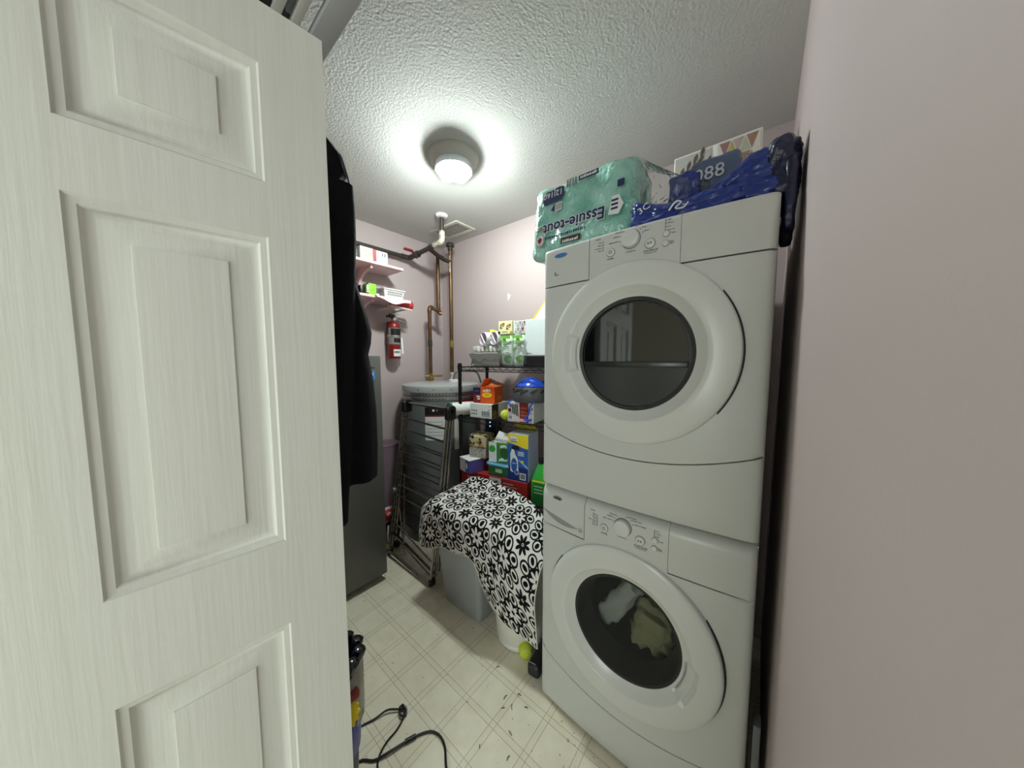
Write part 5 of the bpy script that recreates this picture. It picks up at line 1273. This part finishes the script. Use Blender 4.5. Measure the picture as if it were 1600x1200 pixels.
def towel():
    t = thing('flower_towel', 'black and white flowered towel draped over grey bin and white tub', 'towel', (1.15, 1.10, .15))
    cols = [
        [(1.315, 1.474, 0.47), (1.285, 1.474, 0.555), (1.24, 1.472, 0.576), (1.16, 1.474, 0.575), (1.06, 1.474, 0.565), (0.99, 1.462, 0.55), (0.972, 1.462, 0.48), (0.968, 1.468, 0.4), (0.975, 1.47, 0.322)],
        [(1.365, 1.42, 0.52), (1.34, 1.425, 0.625), (1.28, 1.415, 0.62), (1.19, 1.415, 0.61), (1.08, 1.415, 0.607), (0.998, 1.408, 0.595), (0.968, 1.408, 0.52), (0.962, 1.395, 0.43), (0.972, 1.368, 0.352)],
        [(1.375, 1.31, 0.52), (1.347, 1.31, 0.642), (1.29, 1.31, 0.618), (1.2, 1.3, 0.605), (1.09, 1.3, 0.604), (0.995, 1.3, 0.596), (0.972, 1.3, 0.54), (0.98, 1.295, 0.46), (0.985, 1.285, 0.388)],
        [(1.365, 1.2, 0.52), (1.34, 1.2, 0.64), (1.29, 1.2, 0.62), (1.2, 1.2, 0.604), (1.09, 1.2, 0.604), (0.995, 1.2, 0.596), (0.968, 1.2, 0.54), (0.968, 1.195, 0.47), (0.975, 1.185, 0.404)],
        [(1.355, 1.08, 0.52), (1.33, 1.08, 0.638), (1.28, 1.08, 0.622), (1.19, 1.08, 0.606), (1.09, 1.08, 0.606), (1.0, 1.08, 0.598), (0.972, 1.075, 0.54), (0.966, 1.06, 0.48), (0.975, 1.045, 0.418)],
        [(1.345, 0.99, 0.52), (1.315, 0.99, 0.632), (1.27, 0.99, 0.618), (1.18, 0.99, 0.604), (1.09, 0.99, 0.6), (1.01, 0.99, 0.59), (0.99, 1.003, 0.48), (0.998, 1.008, 0.36), (1.012, 1.003, 0.262)],
        [(1.315, 0.9, 0.5), (1.29, 0.9, 0.62), (1.24, 0.9, 0.608), (1.16, 0.9, 0.6), (1.08, 0.91, 0.592), (1.02, 0.92, 0.565), (1.002, 0.935, 0.44), (1.0, 0.935, 0.3), (1.01, 0.925, 0.198)],
        [(1.275, 0.81, 0.48), (1.25, 0.815, 0.595), (1.2, 0.81, 0.588), (1.14, 0.81, 0.58), (1.07, 0.82, 0.56), (1.022, 0.83, 0.52), (1.002, 0.84, 0.4), (1.002, 0.84, 0.27), (1.015, 0.835, 0.16)],
        [(1.225, 0.7, 0.36), (1.205, 0.705, 0.49), (1.16, 0.7, 0.518), (1.12, 0.695, 0.52), (1.06, 0.695, 0.5), (1.028, 0.695, 0.46), (1.012, 0.7, 0.36), (1.012, 0.695, 0.25), (1.022, 0.69, 0.15)],
    ]
    A = np.array(cols)                      # [col][row][xyz]
    def interp(A, n):                       # catmull along axis 0
        out = []
        N = A.shape[0]
        for i in range(N - 1):
            p0, p1, p2, p3 = A[max(i - 1, 0)], A[i], A[i + 1], A[min(i + 2, N - 1)]
            for k in range(n):
                s = k / n
                out.append(.5 * (2 * p1 + (p2 - p0) * s + (2 * p0 - 5 * p1 + 4 * p2 - p3) * s * s + (3 * p1 - p0 - 3 * p2 + p3) * s ** 3))
        out.append(A[-1]); return np.array(out)
    G = interp(A, 9); G = interp(G.transpose(1, 0, 2), 9)          # [row][col]
    nr, nc = G.shape[:2]
    du = np.linalg.norm(np.diff(G, axis=1), axis=2); dv = np.linalg.norm(np.diff(G, axis=0), axis=2)
    Uc = np.zeros((nr, nc)); Vc = np.zeros((nr, nc))
    mid = nr // 2
    Uc[:, 1:] = np.cumsum(np.tile(np.median(du, axis=0), (nr, 1)), axis=1); Vc[1:, :] = np.cumsum(dv, axis=0)
    for i in range(nr):
        for j in range(nc):
            n_ = mnoise.noise(Vector((Uc[i, j] * 9, Vc[i, j] * 6, .3))) * .009 + mnoise.noise(Vector((Uc[i, j] * 24, Vc[i, j] * 10, 2.3))) * .0035
            w = min(1, max(.25, i / nr * 1.4))
            G[i, j, 0] += n_ * w - .002; G[i, j, 2] += abs(n_) * (1 - w) * .8
    V, Fc = grid([[tuple(G[i, j]) for j in range(nc)] for i in range(nr)])
    o = link('cloth', V, Fc, M_TOWEL, t, angle=180)
    uvl = o.data.uv_layers.new(name='UVMap'); uf = np.stack([Uc.ravel(), Vc.ravel()], 1)
    c_, s_ = math.cos(.35), math.sin(.35)
    for l in o.data.loops:
        a, b = uf[l.vertex_index]; uvl.data[l.index].uv = (a * c_ - b * s_ + .02, a * s_ + b * c_ + .05)
    so = o.modifiers.new('thickness', 'SOLIDIFY'); so.thickness = .004; so.offset = 0
    for edge in ([tuple(G[nr - 1, j]) for j in range(nc)], [tuple(G[i, nc - 1]) for i in range(nr)], [tuple(G[i, 0]) for i in range(nr)]):
        link('hem', *tube(edge, .0032, 6), M_OFFWHITE, t)
towel()
ball('yellow tennis ball on the floor beside the white tub', (1.075, .795, .0335))
t = thing('black_speaker', 'black bar shaped speaker lying on the floor by the washer', 'speaker', (1.09, .722, 0))
V, Fc = bx((1.012, .693, .0), (1.20, .752, .062), .016, 4, about((1.1, .72, 0), 'Z', 8)); link('case', V, Fc, mat('charcoal_case', (40, 40, 42), .45), t)
V, Fc = lathe([(.022, -.002), (.022, .001), (.019, .002), (0, .002)], (0, 0, 0), 'z', 20); 
link('end_trim', *tube([(1.03, .692, .045), (1.024, .705, .062), (1.018, .735, .063)], .0014, 6), M_CHROME, t)

# ------------------------------------------------------------------ vacuum cleaner behind the door edge
def vacuum():
    t = thing('vacuum_cleaner', 'upright vacuum with black cyclones and yellow and blue parts behind the door', 'vacuum', (.305, .905, 0))
    c = Vector((.300, .905, 0))
    link('wheel_ball', *lathe([(.075 * math.sin(PI * k / 14), .085 - .085 * math.cos(PI * k / 14)) for k in range(15)], c + Vector((-.01, 0, 0)), 'z', 28, cap=False), mat('slate_ball', (58, 60, 66), .35), t)
    link('floor_head', *bx((.10, .97, 0), (.345, 1.05, .045), .015, 3), M_BLACK, t)
    link('yoke', *tube(catmull([c + Vector((0, 0, .12)), c + Vector((0, .06, .07)), c + Vector((0, .11, .03))], 5), .022, 12), M_BLACK, t)
    link('body', *lathe([(.05, .17), (.058, .18), (.060, .26), (.054, .30)], c, 'z', 28), mat('slate_body', (52, 54, 58), .4), t)
    link('blue_collar', *lathe([(.056, .24), (.066, .26), (.070, .36), (.060, .395)], c, 'z', 28), mat('cobalt_plastic', (44, 44, 150), .3), t)
    link('dust_bin', *lathe([(.070, .33), (.074, .34), (.074, .49), (.068, .50)], c + Vector((.012, .012, 0)), 'z', 32), BINCLEAR, t)
    o = link('yellow_latch', *lathe([(.030, .0), (.030, .02), (.026, .022), (.014, .022), (.012, .016)], (0, 0, 0), 'z', 30), M_YELLOW, t)
    V, Fc = lathe([(.030, .0), (.030, .02), (.026, .022), (.014, .022), (.012, .016), (0, .016)], (0, 0, 0), 'z', 30)
    bpy.data.objects.remove(o)
    q = Vector((0, 0, 1)).rotation_difference(Vector((-.35, -.8, .5)).normalized()); p = c + Vector((.012, -.055, .405))
    link('yellow_latch', [q @ v + p for v in V], Fc, M_YELLOW, t)
    for k in range(14):
        a = 2 * PI * k / 14; pp = p + q @ Vector((.031 * math.cos(a), .031 * math.sin(a), .012))
        link('latch_tooth', *axial([(.004, -.008), (.004, .008)], pp, q @ Vector((0, 0, 1)), 6), M_YELLOW, t)
    link('red_release', *bx(c + Vector((-.02, -.075, .440)), c + Vector((.045, -.045, .465)), .008, 3), M_DARKRED, t)
    for k in range(11):
        a = 2 * PI * k / 11; d = Vector((math.cos(a), math.sin(a), 0))
        link('cyclone', *axial([(.009, 0), (.014, .03), (.018, .075), (.016, .084), (.008, .088), (0, .088)], c + d * .040 + Vector((0, 0, .475)), (d * .45 + Vector((0, 0, 1))), 14), mat('gloss_black', (20, 20, 23), .12), t)
    link('violet_cap', *lathe([(.042, .525), (.040, .545), (.03, .556), (.012, .560), (0, .560)], c, 'z', 28), mat('violet_plastic', (66, 52, 140), .25), t)
    link('handle_tube', *tube([c + Vector((-.085, .02, .10)), c + Vector((-.085, .02, 1.02))], .015, 12), mat('slate_body', (52, 54, 58)), t)
    link('handle_bridge', *bx(c + Vector((-.10, .005, .22)), c + Vector((-.03, .035, .30)), .008, 2), M_BLACK, t)
vacuum()
M_CORD = mat('black_cord', (18, 18, 20), .45)
t = thing('charging_cord', 'thin black cord with a tied knot on the floor by the door', 'cord', (.5, 1.05, 0))
link('cord', *tube(catmull([(.40, 1.12, .0035), (.455, 1.112, .0035), (.50, 1.093, .006), (.544, 1.079, .012), (.574, 1.05, .010), (.588, 1.034, .006), (.577, 1.014, .004), (.537, .996, .0035), (.496, .991, .0035), (.462, .976, .0035), (.439, .950, .0035), (.43, .90, .0035), (.44, .83, .0035)], 8), .0034, 8), M_CORD, t)
link('knot', *tube(catmull([(.582, 1.046, .008), (.592, 1.040, .014), (.594, 1.024, .010), (.582, 1.012, .008), (.570, 1.020, .012), (.572, 1.036, .014)], 6, True), .0045, 8), M_CORD, t)
link('knot', *rbox((.588, 1.046, .008), (.011, .009, .007), .006, 3), M_CORD, t)
t = thing('power_cord', 'black cord with an inline plug looping on the vinyl floor', 'cord', (.55, .9, 0))
link('cord', *tube(catmull([(.36, 1.03, .0035), (.412, 1.009, .0035), (.44, .974, .005), (.486, .951, .010), (.550, .931, .006), (.591, .911, .0045), (.617, .888, .0045), (.627, .852, .0045), (.617, .813, .0045), (.587, .769, .0045), (.55, .70, .0045), (.50, .62, .0045)], 8), .0042, 8), M_CORD, t)
link('inline_plug', *tube([(.535, .936, .008), (.570, .922, .0075)], .0075, 10), M_CORD, t)
# lint and bits on the vinyl beside the washer
for k, (x, y, s) in enumerate(((.881, .753, .011), (.925, .715, .008), (.871, .71, .010), (.845, .735, .006), (.80, .66, .009), (.74, .62, .008), (.905, .665, .007), (.70, .72, .006), (.955, .86, .008))):
    a = k * 1.9
    tag(link('lint_fleck', *tube(catmull([(x - s * math.cos(a), y - s * math.sin(a), .0016), (x, y + s * .3, .003), (x + s * math.cos(a), y + s * math.sin(a), .0016)], 4), .0013, 5), mat('lint', (92, 78, 56), .9)), 'small brown lint fleck on the vinyl floor near the washer', 'lint', 'lint flecks on the floor')

# ------------------------------------------------------------------ on top of the dryer
ZD = 1.7925
def towel_pack():
    t = thing('paper_towel_pack', 'teal wrapped paper towel pack lying upside down on the dryer', 'paper towels', (1.16, .55, ZD))
    def shp(q, h):
        s = (q.y + h.y) / (2 * h.y); zz = (q.z + h.z) / (2 * h.z)
        q.z += -.012 * (1 - zz) * max(0, s - .775) * 7 if s > .775 else 0
        if s < .25: q.z *= 1 - .0 * s
        q.x += .035 * zz * (1 if q.x < 0 else 0) 
        return q
    link('wrapped_rolls', *rbox((1.155, .548, ZD + .146), (.125, .205, .140), .045, 24, .014, 15, 2.5, None, shp), M_TEALWRAP, t, angle=80)
    f = Fr((1.020, .753, ZD), (0, -1, 0), (.035 / .28, 0, 1))
    TXT = lambda s, u, v, size, m, **k: text(s, f, u, v, size, m, t, flip=True, **k)
    TXT('Essuie-tout', .322, .108, .058, M_PAPER, d=.0105, sx=.94, bold=.0035); TXT('Essuie-tout', .322, .108, .058, M_NAVY, d=.0118, sx=.94, bold=.0012)
    scribble(f, .085, .052, .165, .011, M_NAVY, t, d=.0085)
    patch(f, rect(.155, .020, .235, .042), M_LEATHER, t, 'maker_band', d=.008); scribble(f, .163, .022, .062, .011, M_PAPER, t, d=.0092)
    patch(f, [(.332, .075), (.368, .07), (.382, .10), (.374, .115), (.366, .135), (.342, .135)], M_PAPER, t, 'sheet_emblem', d=.0085); 
    for k in range(3): patch(f, rect(.341, .088 + k * .014, .364, .095 + k * .014), M_NAVY, t, 'emblem_line', d=.0095)
    patch(f, disc(.062, .055, .020, 20, .024), M_PAPER, t, 'seal', d=.0075); patch(f, disc(.062, .055, .0185, 20, .0225), M_RED, t, 'seal_ring', d=.0082); patch(f, disc(.062, .055, .0165, 20, .0205), M_PAPER, t, 'seal', d=.0088)
    leaf = [(0, 1), (.28, .45), (.62, .62), (.52, .1), (.95, -.1), (.4, -.38), (.45, -.62), (.08, -.5), (.05, -.95), (-.05, -.95), (-.08, -.5), (-.45, -.62), (-.4, -.38), (-.95, -.1), (-.52, .1), (-.62, .62), (-.28, .45)]
    patch(f, [(.062 - .014 * a, .055 - .017 * b) for a, b in leaf], M_RED, t, 'maple_leaf', d=.0094)
    for k in range(2): patch(f, rect(.042, .096 + k * .007, .092, .099 + k * .007), M_RED, t, 'red_line', d=.0075)
    # upper print
    patch(f, [(.072, .190), (.142, .196), (.154, .214), (.152, .242), (.130, .246), (.097, .240), (.078, .242), (.064, .222), (.062, .204)], M_NAVY, t, 'count_patch', d=.006)
    TXT('12|160', .149, .234, .031, M_PAPER, d=.0082)
    for k in range(4): patch(f, rect(.160 + k * .011, .232, .167 + k * .011, .262), M_GREYPRINT, t, 'bar_emblem', d=.003)
    patch(f, rect(.21, .240, .285, .258), M_NAVY, t, 'caption_strip', d=.004); scribble(f, .216, .244, .062, .010, M_PAPER, t, d=.005)
    patch(f, rect(.118, .155, .148, .185), M_PAPER, t, 'barcode_field', d=.006)
    for k in range(6): patch(f, rect(.121 + k * .0045, .158, .1235 + k * .0045, .182), M_GREYPRINT, t, 'barcode', d=.007)
    patch(f, [(.10, .165), (.118, .19), (.118, .155)], M_NAVY, t, 'dark_corner', d=.005)
    patch(f, rect(.355, .165, .378, .188), M_NAVY, t, 'side_mark', d=.004)
    # clear tail of the wrap pulled out to the right
    P = []
    for i in range(9):
        s = i / 8; r_ = .085 * (1 - s) ** 1.4 + .012
        P.append([(1.135 + .02 * s + r_ * .8 * math.cos(a) + .008 * math.sin(7 * a), .352 - .20 * s, ZD + .16 - .03 * s + r_ * 1.25 * math.sin(a)) for a in [2 * PI * k / 24 for k in range(24)]])
    link('twisted_tail', *grid(P, True), FILM, t, angle=80)
towel_pack()
def crumple(name, label, cat, c, half, rad, amp, freq, seed, m, shape=None, n=18):
    t = thing(name, label, cat, (c[0], c[1], c[2] - half[2]))
    V, Fc = rbox(c, half, rad, max(n, 26), 0, 1, 0, None, shape)
    cc = Vector(c); so = Vector((seed, seed * 2.1, seed * .7)); zmin = c[2] - half[2] + .0005
    out = []
    for v in V:
        d = (v - cc); d = Vector((d.x / half[0], d.y / half[1], d.z / half[2])).normalized()
        q = v * freq + so
        r1 = 1 - 2 * abs(mnoise.noise(q)); r2 = 1 - 2 * abs(mnoise.noise(q * 2.3 + so)); r3 = 1 - 2 * abs(mnoise.noise(q * 4.7))
        k = amp * (.55 * r1 + .32 * r2 + .16 * r3 - .35)
        p = v + d * k
        out.append(Vector((p.x, p.y, max(p.z, zmin))))
    link('bag', out, Fc, m, t, angle=38)
    return t
def bshape1(q, h):
    s = (h.y - q.y) / (2 * h.y)         # 0 at the left end, 1 at the right end
    zz = (q.z + h.z) / (2 * h.z)
    q.z = -h.z + (q.z + h.z) * (.95 - .45 * max(0, math.sin(PI * max(0, min(1, s * 1.25)))) ** .7 + .25 * max(0, s - .6))
    q.x += .02 * zz; return q
t = crumple('blue_bag', 'crumpled royal blue plastic bag with white lettering on the dryer', 'bag', (1.10, .165, ZD + .062), (.095, .175, .062), .04, .028, 15, 3.3, M_BAGBLUE, bshape1)
f = Fr((1.000, .34, ZD), (0, -1, 0), (.2, 0, 1))
text('3C', f, .030, .030, .030, M_PAPER, t, d=.016, rot=.5); link('script_mark', *tube(catmull([f.p(.112, .020, .012), f.p(.128, .040, .014), f.p(.142, .034, .014), f.p(.128, .022, .013), f.p(.148, .018, .012), f.p(.160, .030, .013)], 5), .0022, 5), M_PAPER, t)
t = crumple('blue_bag', 'blue plastic flap standing up in the middle of the dryer top', 'bag', (1.16, .222, ZD + .094), (.02, .042, .094), .016, .016, 22, 6.1, M_BAGBLUE, None, 10)
t = crumple('slate_bag', 'slate blue printed bag with pale numerals on the dryer', 'bag', (1.19, .145, ZD + .113), (.02, .066, .113), .015, .006, 16, 1.1, mat('slate_bag', (84, 98, 128), .4, bump=(20, .4, .006)), None, 10)
f = Fr((1.168, .205, ZD), (0, -1, 0), (0, 0, 1)); text('088', f, .006, .158, .056, mat('pale_letters', (196, 200, 206), .5), t, d=.004)
t = crumple('navy_bag', 'dark navy bag slumping over the right edge of the dryer', 'bag', (1.11, -.016, ZD + .070), (.09, .031, .070), .025, .014, 14, 8.4, M_BAGNAVY, None, 14)
V, Fc = rbox((1.10, -.0335, 1.79), (.085, .0125, .085), .010, 10, .004, 18, 4.2); link('hanging_fold', V, Fc, M_BAGNAVY, t, angle=70)
f = Fr((1.02, -.05, 1.74), (1, 0, 0), (0, 0, 1))
t = crumple('clear_bag', 'cloudy clear plastic bag bunched behind the navy bag', 'bag', (1.24, .075, ZD + .105), (.05, .085, .105), .045, .03, 13, 5.9, FILM, None, 14)
t = crumple('clear_bag', 'loose clear plastic between the paper towels and the tile carton', 'bag', (1.26, .290, ZD + .075), (.045, .045, .075), .03, .025, 14, 2.2, FILM, None, 10)
# white carton with tile prints
t, f, fr_, fl_ = carton('tile_print_box', 'large white carton with leaf and triangle pictures behind the bags', 'carton', (1.46, .322, ZD), 0, .285, .425, .11, mat('carton_white2', (226, 222, 218), .55))
L1 = mat('leaf_panel', (176, 172, 166), .5); L2 = mat('leaf_dark', (88, 78, 70), .5)
patch(f, rect(.004, .300, .132, .418), L1, t, 'leaf_panel', d=.001)
for k in range(10):
    a = .35 + .45 * (k % 2) + (PI * .0); cx = .022 + .023 * (k // 2) + .008 * (k % 2); cz = .326 + (.018 * (k // 2)) % .06 + .028 * (k % 2)
    u_, v_ = math.cos(a + .5), math.sin(a + .5)
    pts = [(cx - .022 * u_, cz - .022 * v_), (cx - .006 * v_, cz + .006 * u_), (cx + .010 * u_ - .007 * v_, cz + .010 * v_ + .007 * u_), (cx + .024 * u_, cz + .024 * v_), (cx + .010 * u_ + .007 * v_, cz + .010 * v_ - .007 * u_), (cx + .006 * v_, cz - .006 * u_)]
    patch(f, pts, L2, t, 'leaf_print', d=.0016 + k * .0001)
patch(f, rect(.150, .300, .279, .418), mat('tri_ground', (206, 200, 190), .5), t, 'triangle_panel', d=.001)
f2 = Fr(f.p(.150, .300, .0008), f.u, f.v)
tri_print(f2, .129, .120, 3, 2, [mat('ochre_tri', (168, 156, 92), .5), M_TA, mat('mauve_tri', (140, 104, 104), .5), mat('mauve_tri2', (170, 150, 148), .5), mat('rust_tri', (150, 112, 98), .5)], t)
